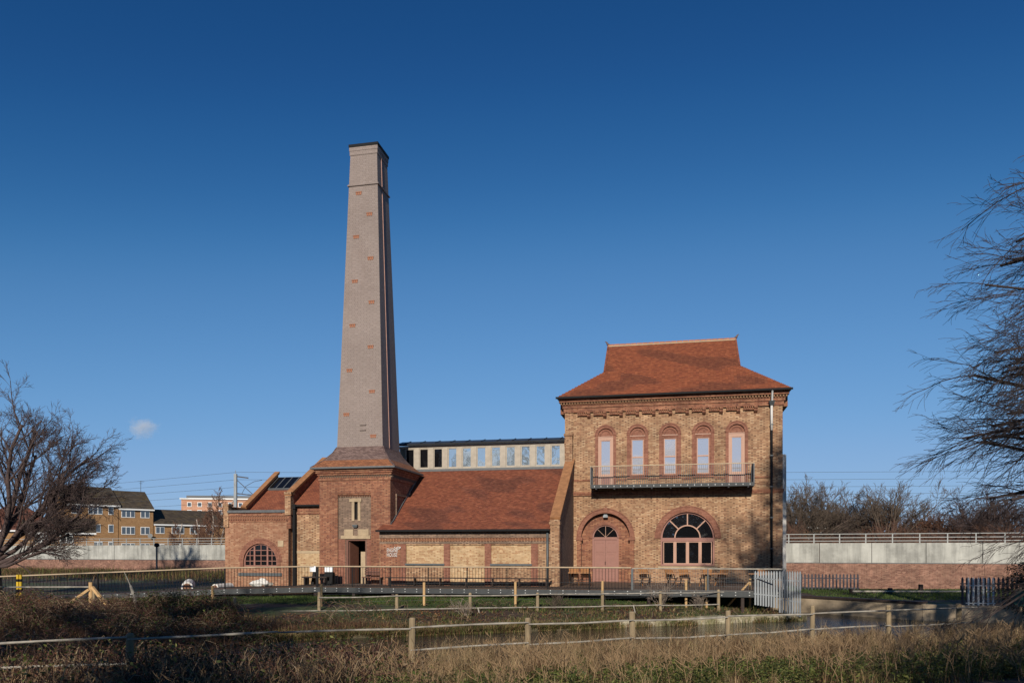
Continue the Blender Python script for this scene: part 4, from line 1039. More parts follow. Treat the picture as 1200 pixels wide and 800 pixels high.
def mesh_fence():
    a0 = wz(-2.0, -9.5, 0); b0 = wz(5.1, -9.5, 0)
    o = empty('mesh_fence', a0, -TH, 'grey steel mesh fence panels closing the terrace before the arched window', 'fence')
    L = (b0 - a0).length
    MB().box(0, L, -0.04, 0.04, 1.03, 1.08).build('handrail', GREYTIMBER, o)
    MB().box(0.08, L, -0.02, 0.02, -0.02, 0.03).build('bottom_rail', STEEL, o)
    for x, w in ((0.0, 0.11), (L / 2, 0.05), (L - 0.05, 0.05)):
        MB().box(x - w / 2, x + w / 2, -w / 2, w / 2, -0.3, 1.028).build('post', STEEL, o)
    wv = MB().box(-0.004, 0.004, -0.004, 0.004, 0.03, 1.03).mesh('wire'); wv.materials.append(STEEL)
    for k in range(1, int(L / 0.11)): link('wire', wv, o, (k * 0.11, 0, 0))
    wh = MB().box(0.05, L - 0.05, 0.005, 0.011, -0.003, 0.003).mesh('wire'); wh.materials.append(STEEL)
    for k in range(1, 5): link('wire', wh, o, (0, 0, 0.03 + k * 0.2))
mesh_fence()

# ------------------------------------------------------------------ furniture on the terrace
def slat_table(u, v, rot, label):
    o = empty('folding_table', W(u, v, 0.0), -TH + rot, label, 'table', 'wooden tables on the terrace')
    s = MB().box(-0.65, 0.65, -0.052, 0.052, 0.7, 0.75).mesh('slat'); s.materials.append(TEAK)
    for k in range(6): link('slat', s, o, (0, -0.3 + k * 0.12, 0))
    for x in (-0.5, 0.5): MB().box(x - 0.03, x + 0.03, -0.34, 0.34, 0.67, 0.718).build('batten', TEAK, o)
    for x in (-0.48, 0.48):
        for s_ in (-1, 1): MB().bar((x + 0.03 * s_, -0.32 * s_, 0.0), (x + 0.03 * s_, 0.3 * s_, 0.67), 0.035, 0.045).build('leg', DARKWOOD, o)
    MB().bar((-0.48, 0, 0.33), (0.48, 0, 0.33), 0.03, 0.04).build('stretcher', DARKWOOD, o)

def slat_chair(u, v, rot, label):
    o = empty('folding_chair', W(u, v, 0.0), -TH + rot, label, 'chair', 'slatted chairs on the terrace')
    s = MB().box(-0.23, 0.23, -0.032, 0.032, 0.43, 0.46).mesh('seat_slat'); s.materials.append(TEAK)
    for k in range(6): link('seat_slat', s, o, (0, -0.18 + k * 0.07, 0))
    b = MB().box(-0.23, 0.23, -0.011, 0.011, -0.042, 0.042).mesh('back_slat'); b.materials.append(TEAK)
    for k in range(5): link('back_slat', b, o, (0, 0.22 + k * 0.02, 0.53 + k * 0.092), (R(-13), 0, 0))
    for x in (-0.245, 0.245):
        MB().bar((x, -0.2, 0.0), (x, 0.33, 0.96), 0.03, 0.045).build('leg', TEAK, o)
        MB().bar((x * 0.9, 0.26, 0.0), (x * 0.9, -0.2, 0.44), 0.03, 0.045).build('leg', DARKWOOD, o)
# front of the tower, from the low building to the rainwater pipe
for tu, ru, tl in ((-4.95, 0.06, 'left of the pink double door'), (-1.75, 0.0, 'between pink door and arched window'), (0.25, 0.05, 'under the left half of the arched window'),
                   (2.05, -0.05, 'under the right half of the arched window'), (4.35, 0.04, 'in the tower shade beside the rainwater pipe')):
    slat_table(tu, -5.7, ru, 'slatted wooden table ' + tl)
    for j, (du, rr) in enumerate(((-0.38, 3.0), (0.32, 3.25))):
        if j == 0 and tu in (-1.75, 4.35): continue
        slat_chair(tu + du + rnd.uniform(-0.12, 0.12), -4.95 + rnd.uniform(-0.2, 0.2), rr + rnd.uniform(-0.6, 0.6), ('left' if j == 0 else 'right') + '-hand slatted chair at the wooden table ' + tl)

def long_bench():
    o = empty('long_bench', W(-11.0, -6.9, 0.0), -TH, 'long dark backless bench along the foot of the low brick wall', 'bench')
    for k in range(3): MB().box(-4.6, 4.6, -0.2 + k * 0.14, -0.08 + k * 0.14, 0.4, 0.45).build('plank', DARKWOOD, o)
    for k in range(7): MB().box(-4.4 + k * 1.46, -4.35 + k * 1.46, -0.15, 0.15, 0.0, 0.398).build('leg', DARKWOOD, o)
long_bench()
def red_bench():
    o = empty('wall_bench', W(-16.6, -6.25, 0.0), -TH, 'red brown slatted bench against the wall under the white lettering', 'bench')
    for k in range(3): MB().box(-0.6, 0.6, -0.25 + k * 0.15, -0.13 + k * 0.15, 0.4, 0.44).build('seat_slat', BROWNDOOR, o)
    for k in range(3): MB().box(-0.6, 0.6, 0.2, 0.23, 0.55 + k * 0.13, 0.64 + k * 0.13).build('back_slat', BROWNDOOR, o)
    for x in (-0.5, 0.5):
        MB().box(x - 0.04, x + 0.04, -0.25, -0.17, 0, 0.398).build('leg', DARKWOOD, o)
        MB().box(x - 0.04, x + 0.04, 0.232, 0.29, 0, 0.95).build('leg', DARKWOOD, o)
red_bench()
def notice(u, v, label, w):
    o = empty('notice_stand', W(u, v, 0.0), -TH, label, 'notice', 'notice stands by the doorway')
    MB().hexa([(-w / 2, -0.3, 0), (w / 2, -0.3, 0), (w / 2, 0.3, 0), (-w / 2, 0.3, 0)], [(-w / 2, -0.08, 0.7), (w / 2, -0.08, 0.7), (w / 2, 0.12, 0.7), (-w / 2, 0.12, 0.7)]).build('stand', BLACK, o)
    MB().box(-0.24, 0.24, -0.1, -0.075, 0.72, 1.04).build('notice_sheet', WHITE, o)
    MB().box(-0.26, 0.26, -0.074, -0.04, 0.70, 1.06).build('backing_board', BLACK, o)
notice(-18.95, -6.9, 'black notice stand with white sheet beside the open doorway', 0.5)
notice(-19.95, -6.7, 'notice stand with white sheet nearest the black drainpipe', 0.16)
def dark_table():
    o = empty('picnic_table', W(-19.6, -7.2, 0.0), -TH, 'dark low bench table between the two notice stands', 'table')
    MB().box(-0.75, 0.75, -0.3, 0.3, 0.4, 0.46).build('top', DARKWOOD, o)
    for x in (-0.6, 0.6): MB().box(x - 0.05, x + 0.05, -0.25, 0.25, 0.0, 0.398).build('leg', DARKWOOD, o)
dark_table()

# ------------------------------------------------------------------ rocks and logs by the wing
def rock(name, loc, r, seed, mat, parent=None, label=None, cat=None, group=None):
    g = random.Random(seed); bm = bmesh.new(); bmesh.ops.create_icosphere(bm, subdivisions=2, radius=1)
    ph = [g.uniform(0, 6) for _ in range(4)]
    for v in bm.verts:
        k = 1 + 0.16 * math.sin(3 * v.co.x + ph[0]) + 0.14 * math.sin(4 * v.co.y + ph[1]) + 0.12 * math.sin(5 * v.co.z + ph[2])
        v.co = Vector((v.co.x * r[0], v.co.y * r[1], v.co.z * r[2])) * k
    me = bpy.data.meshes.new(name); bm.to_mesh(me); bm.free(); me.materials.append(mat)
    o = link(name, me, parent, loc)
    if label: tag(o, label, cat, group)
    return o
def near(u, v, z): return W(u, v, z)
RP = [((-23.1, -7.25, 0.06), (0.27, 0.22, 0.2)), ((-22.72, -7.2, 0.04), (0.2, 0.2, 0.15)), ((-23.5, -7.2, 0.03), (0.22, 0.2, 0.14)), ((-22.95, -7.0, 0.2), (0.2, 0.18, 0.15)), ((-22.35, -7.2, 0.02), (0.15, 0.15, 0.1))]
RL = ['largest white rock in the heap below the half-round window', 'pale rock on the right flank of the heap below the half-round window', 'pale rock on the left flank of the heap below the half-round window', 'pale rock on top of the heap below the half-round window', 'small brownish rock at the right end of the heap by the window']
for i, (p, r) in enumerate(RP): rock('boulder', W(*p), r, 30 + i, ROCK if i < 4 else GREYTIMBER, None, RL[i], 'rock', 'rocks heaped below the half-round window')
mound = MB()
for i, (u, r) in enumerate(((-24.1, 0.12), (-23.7, 0.18), (-22.9, 0.16))): rock('pebble', W(u, -9.3, -0.42), (r, r, r * 0.7), 50 + i, ROCK, None, ['pale stone on the lawn below the ramp, left of three', 'pale stone on the lawn below the ramp, middle of three', 'pale stone on the lawn below the ramp, right of three'][i], 'stone', 'stones on the lawn below the ramp')
def birch_log(p, a, b, r, label):
    o = empty('log', p, 0, label, 'log', 'pale logs behind the ramp')
    MB().tube([Vector((0, 0, r)), Vector(b) + Vector((0, 0, r))], r, 14).build('bark', ROCK, o, smooth=False)
    d = Vector(b).normalized()
    MB().tube([Vector((0, 0, r)) - d * 0.02, Vector((0, 0, r)) - d * 0.001], r * 0.72, 14).build('sawn_end', LOGEND, o)
birch_log((-17.35, 41.0, -0.35), 0, (-0.55, 1.6, 0.1), 0.3, 'thick white log with brown sawn end beyond the ramp railing')
birch_log((-16.25, 42.0, -0.35), 0, (0.3, 1.5, 0.0), 0.22, 'smaller white log right of the thick sawn log')

# ------------------------------------------------------------------ fences on the banks
def gz(x, y): return float(zt(x, y))

def near_fence():
    o = empty('post_and_rail_fence', (0, 18, -0.8), 0, 'old silvered post and rail fence crossing in front of the stream', 'fence')
    off = Vector((0, 18, -0.8))
    P = lambda k: (-2.23 + 2.616 * k, 17 + 1.02 * k)
    g = random.Random(5)
    hs = {}
    for k in range(-3, 7):
        x, y = P(k); h = 0.37 + g.uniform(-0.05, 0.06); w = 0.062 + g.uniform(0, 0.02)
        if k == -1: continue
        if k == -2: h -= 0.13
        if k == 2: h += 0.02
        b = gz(x, y) - 0.2
        t = g.uniform(-0.03, 0.03)
        MB().tube([Vector((x, y, b)) - off, Vector((x + t * 0.5, y, (b + h) / 2)) - off, Vector((x + t, y, h - 0.03)) - off, Vector((x + t, y, h)) - off], [w * 1.05, w, w, w * 0.7], 9).build('post', OLDTIMBER, o)
    for z0, ks in ((0.2, range(-3, 6)), (-0.26, range(-3, 6))):
        for k in ks:
            if z0 < 0 and k in (-2, -1): continue
            a, b = P(k), P(k + 1)
            j = g.uniform(-0.03, 0.03)
            A, B = Vector((a[0], a[1] - 0.08, z0 + j)), Vector((b[0], b[1] - 0.08, z0 + g.uniform(-0.03, 0.03)))
            m_ = (A + B) / 2 + Vector((0, 0, g.uniform(-0.03, 0.015)))
            MB().tube([A - off, A.lerp(m_, 0.5) - off, m_ - off, m_.lerp(B, 0.5) - off, B - off], [0.016, 0.025, 0.02, 0.026, 0.017], 7).build('rail', GREYTIMBER, o)
    a = P(6); A = Vector((a[0], a[1] - 0.08, 0.2)); B = A + Vector((0.8, 0.3, -0.02))
    MB().tube([A - off, B - off], 0.023, 7).build('rail', GREYTIMBER, o)
    A = Vector((a[0], a[1] - 0.08, -0.26)); B = A + Vector((0.5, 0.2, 0.0))
    MB().tube([A - off, B - off], 0.022, 7).build('rail', GREYTIMBER, o)
near_fence()

def on(px, c, m):
    """point on a plan line Y = c + m X seen at picture column px"""
    k = (px - 600) / 900; y = c / (1 - m * k); return k * y, y

def bank_fence():
    o = empty('bank_fence', (0, 34, -1.0), 0, 'low post and rail fence on the far bank of the stream', 'fence')
    off = Vector((0, 34, -1.0)); g = random.Random(9)
    cols = [275, 374, 465, 551, 630, 706, 774, 842, 905]
    pts = [on(c, 34, 0.22) for c in cols]
    for i, (x, y) in enumerate(pts):
        h = (-0.03, 0.14, 0.0, 0.03, 0.0, 0.05, 0.0, 0.04, 0.05)[i]
        MB().tube([Vector((x, y, gz(x, y) - 0.2)) - off, Vector((x, y, h)) - off, Vector((x, y, h + 0.04)) - off], [0.075, 0.07, 0.045], 8).build('post', OLDTIMBER, o)
    for (a, b), i in zip(zip(pts[:-1], pts[1:]), range(20)):
        for z in (-0.04, -0.6):
            if z > -0.1 and i == 0: continue
            if z < -0.1 and i == 7: continue
            z0 = z + g.uniform(-0.02, 0.02)
            MB().tube([Vector((a[0], a[1] - 0.09, z0)) - off, Vector(((a[0] + b[0]) / 2, (a[1] + b[1]) / 2 - 0.09, z0 - 0.01)) - off, Vector((b[0], b[1] - 0.09, z + g.uniform(-0.02, 0.02))) - off], 0.026, 7).build('rail', GREYTIMBER, o)
    for px in (560, 742):
        x, y = on(px, 33.6, 0.22); MB().bar(Vector((x, y, -0.55)) - off, Vector((x + 0.1, y, -0.95)) - off, 0.05, 0.05).build('stake', GREYTIMBER, o)
bank_fence()

def new_post_fence():
    o = empty('wire_fence', (0, 35, -0.8), 0, 'new sawn timber posts carrying thin wires below the deck', 'fence')
    off = Vector((0, 35, -0.8))
    cols = [(249, 0.42), (376.5, 0.46), (497, 0.5), (604, 0.48), (706, 0.5), (804, 0.5), (828, 0.68), (879, 0.55)]
    P = []
    for px, h in cols:
        x, y = on(px, 35.0, 0.2); P.append((x, y, h))
        MB().tube([Vector((x, y, gz(x, y) - 0.3)) - off, Vector((x, y, h)) - off], 0.06, 8).build('post', TIMBER, o)
    x, y, h = P[-1]
    MB().bar(Vector((x - 1.1, y - 0.1, -0.75)) - off, Vector((x - 0.05, y - 0.08, 0.4)) - off, 0.08, 0.08).build('brace', TIMBER, o)
    for a, b in zip(P[:-1], P[1:]):
        for dz in (0.05, 0.45, 0.8):
            MB().tube([Vector((a[0], a[1], a[2] - dz)) - off, Vector((b[0], b[1], b[2] - dz)) - off], 0.005, 4).build('wire', STEEL, o)
new_post_fence()

def strainer():
    x, y = -18.1, 33.0; z = gz(x, y)
    o = empty('strainer_post', (x, y, z), 0, 'sawn timber corner post propped by two slanting struts in the brambles', 'fence post')
    h = 0.55 - z
    MB().tube([(0, 0, -0.2), (0, 0, h)], 0.085, 9).build('post', TIMBER, o)
    MB().tube([(0.14, 0.02, -0.2), (0.12, 0.02, h - 0.25)], 0.06, 8).build('side_post', OLDTIMBER, o)
    MB().bar((-0.65, -0.3, 0.25), (-0.03, -0.1, h - 0.3), 0.1, 0.1).build('strut', TIMBER, o)
    MB().bar((1.05, -0.4, -0.1), (0.1, -0.08, h - 0.2), 0.11, 0.11).build('strut', TIMBER, o)
    MB().tube([(-8.5, 1.5, 0.33 - z), (-4, 0.7, 0.31 - z), (-0.08, 0, 0.35 - z)], 0.03, 7).build('rail', GREYTIMBER, o)
    x, y = -16.0, 32.2; z = gz(x, y)
    tag(MB().tube([(0.35, 0, -0.2), (0.12, 0, 0.6), (0.0, 0, 0.95)], [0.075, 0.07, 0.045], 8).tube([(0.0, 0, 0.949), (-0.25, 0, 1.5)], [0.022, 0.012], 6).build('leaning_stake', GREYTIMBER, None, loc=(x, y, z)), 'whitish stake leaning among brambles right of the propped post', 'stake')
    x, y = -23.1, 36.0; z = gz(x, y)
    b = empty('bollard', (x, y, z), 0, 'yellow bollard with black bands behind the ramp railing', 'bollard')
    for za, zb, m in ((0, 0.45, YELLOW), (0.451, 0.6, BLACK), (0.601, 0.95, YELLOW), (0.951, 1.08, BLACK), (1.081, 1.28, YELLOW)):
        for dx in (-0.07, 0.07): MB().tube([(dx, 0, za), (dx, 0, zb)], 0.06, 12).build('band', m, b)
strainer()

def palisade(name, label, runs, mat, pitch=0.155, ztop=1.0, pw=0.075):
    a0 = Vector(runs[0][0]); o = empty(name, (a0.x, a0.y, runs[0][2]), 0, label, 'fence')
    z0 = runs[0][2]
    for a, b, zb, zb2 in runs:
        a, b = Vector(a), Vector(b); ang = math.atan2(b.y - a.y, b.x - a.x)
        n = max(2, round((b - a).length / pitch))
        for k in range(n):
            t = (k + 0.5) / n; p = a.lerp(b, t); zl = zb + (zb2 - zb) * t
            h = ztop - zl
            m = MB().extr([(-pw / 2, 0), (pw / 2, 0), (pw / 2, h - 0.09), (0.012, h - 0.02), (0, h), (-0.012, h - 0.02), (-pw / 2, h - 0.09)], 'y', -0.012, 0.012)
            m.build('pale', mat, o).location = (p.x - a0.x, p.y - a0.y, zl - z0)
            o.children[-1].rotation_euler = (0, 0, ang + rnd.uniform(-0.05, 0.05))
        for zr in (0.32, 0.78):
            z1, z2 = zb + (ztop - zb) * zr, zb2 + (ztop - zb2) * zr
            MB().bar((a.x - a0.x, a.y - a0.y + 0.03, z1 - z0), (b.x - a0.x, b.y - a0.y + 0.03, z2 - z0), 0.035, 0.05).build('rail', mat, o)
palisade('palisade_fence', 'galvanised palisade fence ending at the mossy stone bank', [((11.25, 35.7, 0), (12.3, 35.5, 0), -0.6, -0.75), ((12.32, 35.5, 0), (13.15, 34.9, 0), -0.95, -1.1)], GALV, 0.115, 0.98)
palisade('dark_palisade_fence', 'dark palisade fence before the brick boundary wall right of the tower', [((17.4, 47.0, 0), (21.0, 46.4, 0), -0.75, -0.75)], DARKSTEEL, 0.2, 0.52, 0.09)
palisade('sunlit_palisade_run', 'narrow run of galvanised pales by the right tree, coloured bright as sunlit', [((20.4, 34.5, 0), (21.6, 34.3, 0), -1.0, -1.0)], PALEGALV, 0.22, 0.72, 0.08)  # sunlit stretch of the right-hand palisade, sunlight put into a paler steel
palisade('shaded_palisade_fence', 'palisade fence along the right edge behind the bright pales, coloured blue black for shade', [((20.6, 35.3, 0), (25.6, 35.0, 0), -0.7, -0.7)], DARKSTEEL, 0.2, 0.7, 0.1)  # rest of that palisade, tree shade put into a darker steel

def lawn_fence():
    o = empty('lawn_fence', (20, 44, -0.7), 0, 'dark stained post and rail fence on the lawn before the boundary wall', 'fence')
    off = Vector((20, 44, -0.7)); pts = []
    for px in (998, 1024, 1043, 1079, 1128, 1165): pts.append(((px - 600) / 900 * 43.5, 43.5))
    for i, (x, y) in enumerate(pts):
        MB().box(x - 0.1, x + 0.1, y - 0.08, y + 0.08, -0.95, (-0.25, -0.3, -0.2, 0.0, -0.05, -0.1)[i]).mesh
        MB().box(x - 0.1 - off.x, x + 0.1 - off.x, y - 0.08 - off.y, y + 0.08 - off.y, -1.0 - off.z, (-0.25, -0.3, -0.2, 0.0, -0.05, -0.1)[i] - off.z).build('post', DARKWOOD, o)
    for a, b in zip(pts[:-1], pts[1:]):
        for z in (-0.38, -0.85): MB().bar(Vector((a[0], a[1] - 0.1, z)) - off, Vector((b[0], b[1] - 0.1, z)) - off, 0.05, 0.08).build('rail', GREYTIMBER, o)
lawn_fence()

# ------------------------------------------------------------------ stream edges
def stone_bank():
    o = empty('stone_bank', (4, 31.9, -1.3), 0, 'mossy block stone edging along the far side of the stream', 'stone edging')
    off = Vector((4, 31.9, -1.3)); g = random.Random(3); x = -7.5
    while x < 13.4:
        w = g.uniform(0.7, 1.5) if x > 4 else g.uniform(0.35, 0.9); x1 = min(x + w, 13.6); top = (-1.02 if x > 4 else -1.2 + g.uniform(-0.06, 0.04)) + g.uniform(-0.03, 0.05); d = g.uniform(-0.05, 0.05) if x > 4 else g.uniform(-0.15, 0.2)
        A, B = Vector((x + 0.012, edge_y(x) - 0.18 + d, 0)), Vector((x1 - 0.012, edge_y(x1) - 0.18 + d, 0))
        bk = Vector((-0.35, 0.94, 0)) * 0.6
        m = MB(); q = lambda p, z: Vector((p.x, p.y, z)) - off
        ins = Vector((0, 0.03, 0))
        m.hexa([q(A, -2.3), q(B, -2.3), q(B + bk, -2.3), q(A + bk, -2.3)], [q(A, top - 0.05), q(B, top - 0.05 + g.uniform(-.02, .02)), q(B + bk, top - 0.05), q(A + bk, top - 0.05)])
        m.hexa([q(A, top - 0.05), q(B, top - 0.05), q(B + bk, top - 0.05), q(A + bk, top - 0.05)], [q(A + ins, top), q(B + ins, top + g.uniform(-.02, .02)), q(B + bk, top), q(A + bk, top)])
        m.build('stone', MOSSY if x > 3.2 else MOSSDARK, o)
        x = x1
stone_bank()
def channel_wall():
    o = empty('channel_wall', (16.5, 36, -1.3), 0, 'stained concrete wall lining the side channel beside the galvanised palisade', 'wall')
    off = Vector((16.5, 36, -1.3))
    a, b, c = Vector((wall_x(42.5), 42.5, 0)), Vector((wall_x(35), 35, 0)), Vector((34, 29.6, 0))
    def run(p, q, n, nm, z0, z1, m):
        h = [p, q, q + n, p + n]
        MB().hexa([Vector((k.x, k.y, z0)) - off for k in h], [Vector((k.x, k.y, z1)) - off for k in h]).build(nm, m, o)
    run(a, b, Vector((0.3, 0.25, 0)), 'side_face', -2.6, -0.52, OLDCONC)
    run(b + Vector((0.02, 0, 0)), c, Vector((0.15, 0.35, 0)), 'front_face', -2.6, -0.54, OLDCONC)
    run(a + Vector((-0.06, -0.04, 0)), b + Vector((-0.06, -0.04, 0)), Vector((0.5, 0.4, 0)), 'coping', -0.518, -0.42, DARKWOOD)
channel_wall()
def sign():
    x, y = 16.1, 24.3; z = gz(x, y)
    o = empty('round_sign', (x, y, z), 0, 'dark teal oval board on a thin post at the right edge', 'sign')
    MB().tube([(0, 0, -0.1), (0, 0, 1.6)], 0.035, 8).build('post', OLDTIMBER, o)
    MB().extr([(0.36 * math.cos(k * math.pi / 14), 1.25 + 0.24 * math.sin(k * math.pi / 14)) for k in range(28)], 'y', -0.07, -0.04).build('board', TEAL, o)
sign()

# ------------------------------------------------------------------ boundary wall with concrete panels
def boundary():
    ang = math.atan(-0.34); x0, y0 = 45.0, 58 - 0.34 * (45.0 - 29.6)
    o = empty('boundary_wall', (x0, y0, -1.6), ang + math.pi, 'long boundary wall of concrete panels over red brick with a steel railing', 'wall')
    L = 112.0; z = 1.6        # local x runs towards the left of the picture
    MB().box(0, L, -0.1, 0.3, 0, z + 0.93).build('brick_base', WBRICK, o)
    MB().box(0, L, -0.16, 0.2, z + 0.932, z + 0.99).build('drip_course', STEEL, o)
    pm = MB().box(0.02, 3.68, -0.14, 0.15, z + 0.992, z + 2.5).mesh('concrete_panel'); pm.materials.append(CONC)
    n = int(L / 3.7)
    # the wall's front faces the camera: local +y points away from it after the half turn, so mirror y
    for k in range(n): MB().box(k * 3.7 + 0.02, k * 3.7 + 3.68, -0.14, 0.15 + 0.012 * ((k * 7) % 3), z + 0.992, z + 2.5).build('concrete_panel', CONC, o)
    post = MB().box(-0.04, 0.04, -0.03, 0.03, z + 2.5, z + 3.22).mesh('rail_post'); post.materials.append(RAILGALV)
    for k in range(int(L / 1.85)): link('rail_post', post, o, (0.4 + k * 1.85, 0, 0))
    for zz in (2.66, 2.92, 3.2): MB().box(0, L, -0.025, 0.025, z + zz - 0.025, z + zz + 0.025).build('rail', RAILGALV, o)
boundary()

def lamp_and_poles():
    p = W(6.42, 1.6, -0.5)
    tag(MB().box(-0.12, 0.12, -0.1, 0.1, 0, 8.2).box(-0.15, -0.12, -0.13, 0.13, 0, 8.15).box(0.12, 0.15, -0.13, 0.13, 0, 8.15).box(-0.17, 0.17, -0.15, 0.15, 0.001, 0.3).build('steel_column', SIGNWHITE, None, loc=p), 'pale galvanised steel column standing at the tower right corner', 'column')
    # tiny floodlight on the pole by the left wall
    x, y = -34.0, 73.5
    o = empty('camera_pole', (x, y, -0.5), 0, 'dark pole with small camera head before the left concrete wall', 'pole')
    MB().tube([(0, 0, 0), (0, 0, 2.75)], 0.09, 8).build('pole', STEEL, o)
    MB().tube([(0, 0, 2.751), (0, 0, 2.85), (0, 0, 3.05), (0, 0, 3.15)], [0.1, 0.24, 0.24, 0.1], 10).build('camera_head', BLACK, o)
lamp_and_poles()

# ------------------------------------------------------------------ railway masts and wires
def mast(x, y, label, h=9.9):
    o = empty('catenary_mast', (x, y, -0.5), 0, label, 'mast', 'railway masts')
    MB().box(-0.13, 0.13, -0.13, 0.13, 0, h).build('column', GALV, o)
    MB().bar((0.13, 0, h - 0.25), (1.25, 0, h - 0.4), 0.08, 0.12).build('arm', DARKSTEEL, o)
    MB().bar((0.13, 0, h - 1.9), (2.0, 0, h - 2.15), 0.06, 0.1).build('arm', DARKSTEEL, o)
    MB().bar((0.13, 0, h - 0.6), (1.8, 0, h - 2.1), 0.05, 0.06).build('strut', DARKSTEEL, o)
    MB().tube([(0.6, 0, h - 1.95), (1.0, 0, h - 1.2), (1.8, 0, h - 0.75), (2.6, 0, h - 0.6)], 0.025, 5).build('steady_arm', DARKSTEEL, o)
    MB().tube([(0, 0, h), (0, 0, h + 0.35)], 0.03, 6).build('spike', GALV, o)
mast(-27.0, 75.0, 'grey railway mast with bracket arms above the left wing')
for i, z in enumerate((9.6, 8.9, 8.2, 7.5, 6.8)):
    pa, pb, pc, pd = Vector((-110, 128, z + 0.3)), Vector((-27, 75.3 + i * 0.3, z)), Vector((10, 73 + i * 0.3, z - 0.35)), Vector((80, 72 + i * 0.3, z))
    pts = []
    for a, b, sag in ((pa, pb, 0.7), (pb, Vector((45.4, 74.3, z)), 0.3), (Vector((45.4, 74.3, z)), pd, 0.2)):
        for k in range(12):
            t = k / 12; q = a.lerp(b, t); q.z -= sag * 4 * t * (1 - t) * 0.4; pts.append(q)
    tag(MB().tube(pts, 0.013, 4).build('overhead_wire', STEEL), ('topmost', 'second highest', 'middle', 'second lowest', 'lowest')[i] + ' of the five overhead railway wires behind the buildings', 'wire', 'overhead railway wires')

# ------------------------------------------------------------------ houses beyond the wall
def windows(o, wins, y, mat=None):
    for (xc, zc, w, h, n) in wins:
        f = MB().box(xc - w / 2, xc + w / 2, y - 0.06, y - 0.001, zc - h / 2, zc + h / 2).build('window', WHITEFRAME, o)
        pw = (w - 0.1 - 0.08 * (n - 1)) / n
        for k in range(n):
            x = xc - w / 2 + 0.05 + k * (pw + 0.08)
            MB().box(x + 0.02, x + pw - 0.02, y - 0.075, y - 0.061, zc - h / 2 + 0.1, zc + h / 2 - 0.1).build('pane', GLASS_HOUSE, f)

def gable_house(o, x0, x1, d, ze, zr, wallm, roofm, ov=0.25):
    m = MB().box(x0, x1, 0, d, -2, ze)
    for x in (x0, x1): m.face([(x, 0, ze), (x, d / 2, zr), (x, d, ze)])
    m.build('wall', wallm, o)
    r = MB()
    s = (zr - ze) / (d / 2)
    for x in ((x0 - ov, x1 + ov),):
        r.hexa([(x[0], -0.3, ze - 0.3 * s + 0.02), (x[1], -0.3, ze - 0.3 * s + 0.02), (x[1], d / 2, zr + 0.02), (x[0], d / 2, zr + 0.02)], [(x[0], -0.3, ze - 0.3 * s + 0.2), (x[1], -0.3, ze - 0.3 * s + 0.2), (x[1], d / 2, zr + 0.2), (x[0], d / 2, zr + 0.2)])
        r.hexa([(x[0], d / 2 + 0.01, zr + 0.02), (x[1], d / 2 + 0.01, zr + 0.02), (x[1], d + 0.3, ze - 0.3 * s + 0.02), (x[0], d + 0.3, ze - 0.3 * s + 0.02)], [(x[0], d / 2 + 0.01, zr + 0.2), (x[1], d / 2 + 0.01, zr + 0.2), (x[1], d + 0.3, ze - 0.3 * s + 0.2), (x[0], d + 0.3, ze - 0.3 * s + 0.2)])
    rf = r.build('roof', roofm, o)
    MB().box(x0 - ov, x1 + ov, -0.36, -0.305, ze - 0.3 * s - 0.08, ze - 0.3 * s + 0.14).build('fascia', WHITEFRAME, rf)

HA = R(43)
def hpos(d, z=0): return (-64.2 + 0.731 * d, 110 + 0.682 * d, z)
h1 = empty('terraced_house', hpos(0), HA, 'three storey yellow brick house with dark roof at the left end of the terrace', 'house', 'houses beyond the boundary wall')
gable_house(h1, 0, 7.2, 9.0, 8.7, 11.4, HBRICK, SLATE_H)
windows(h1, [(1.6, 7.85, 1.3, 1.2, 2), (4.1, 7.85, 1.9, 1.2, 3), (6.2, 7.85, 0.7, 1.2, 1), (1.6, 5.2, 1.3, 1.2, 2), (4.1, 5.2, 1.4, 1.2, 2), (6.2, 5.2, 0.7, 1.2, 1), (1.6, 2.7, 1.3, 1.1, 2), (4.1, 2.7, 1.9, 1.1, 3), (6.2, 2.7, 0.7, 1.1, 1)], 0)
h2 = empty('terraced_house', hpos(7.3), HA, 'three storey yellow brick house with television aerial in the middle of the terrace', 'house', 'houses beyond the boundary wall')
gable_house(h2, 0, 4.9, 8.4, 8.3, 11.0, HBRICK, SLATE_H, 0.1)
windows(h2, [(1.3, 7.5, 1.9, 1.2, 3), (3.7, 7.5, 1.3, 1.2, 2), (1.3, 4.95, 1.9, 1.2, 3), (3.7, 4.95, 1.3, 1.2, 2), (1.3, 2.5, 1.9, 1.1, 3), (3.7, 2.5, 1.3, 1.1, 2)], 0)
MB().tube([(4.4, 4.2, 11.0), (4.4, 4.2, 12.9)], 0.04, 5).bar((3.9, 4.2, 12.8), (4.9, 4.2, 12.8), 0.05, 0.05).bar((4.1, 4.0, 12.5), (4.7, 4.4, 12.5), 0.04, 0.04).build('television_aerial', STEEL, h2)
MB().tube([(4.3, -0.5, 4.2), (4.3, -0.42, 4.23)], [0.36, 0.3], 14).build('satellite_dish', PALEGALV, h2)
h3 = empty('terraced_house', hpos(12.3), HA, 'lower two storey house with long dark roof at the right end of the terrace', 'house', 'houses beyond the boundary wall')
gable_house(h3, 0, 11.5, 8.0, 6.05, 8.3, HBRICK, SLATE_H, 0.1)
windows(h3, [(0.9, 5.1, 1.3, 1.1, 2), (3.6, 5.1, 1.9, 1.1, 3), (6.2, 5.1, 1.5, 1.1, 2), (8.6, 5.1, 1.3, 1.1, 2), (0.9, 2.4, 1.3, 1.1, 2), (3.6, 2.4, 1.9, 1.1, 3), (6.2, 2.4, 1.5, 1.1, 2), (8.6, 2.4, 1.3, 1.1, 2)], 0)

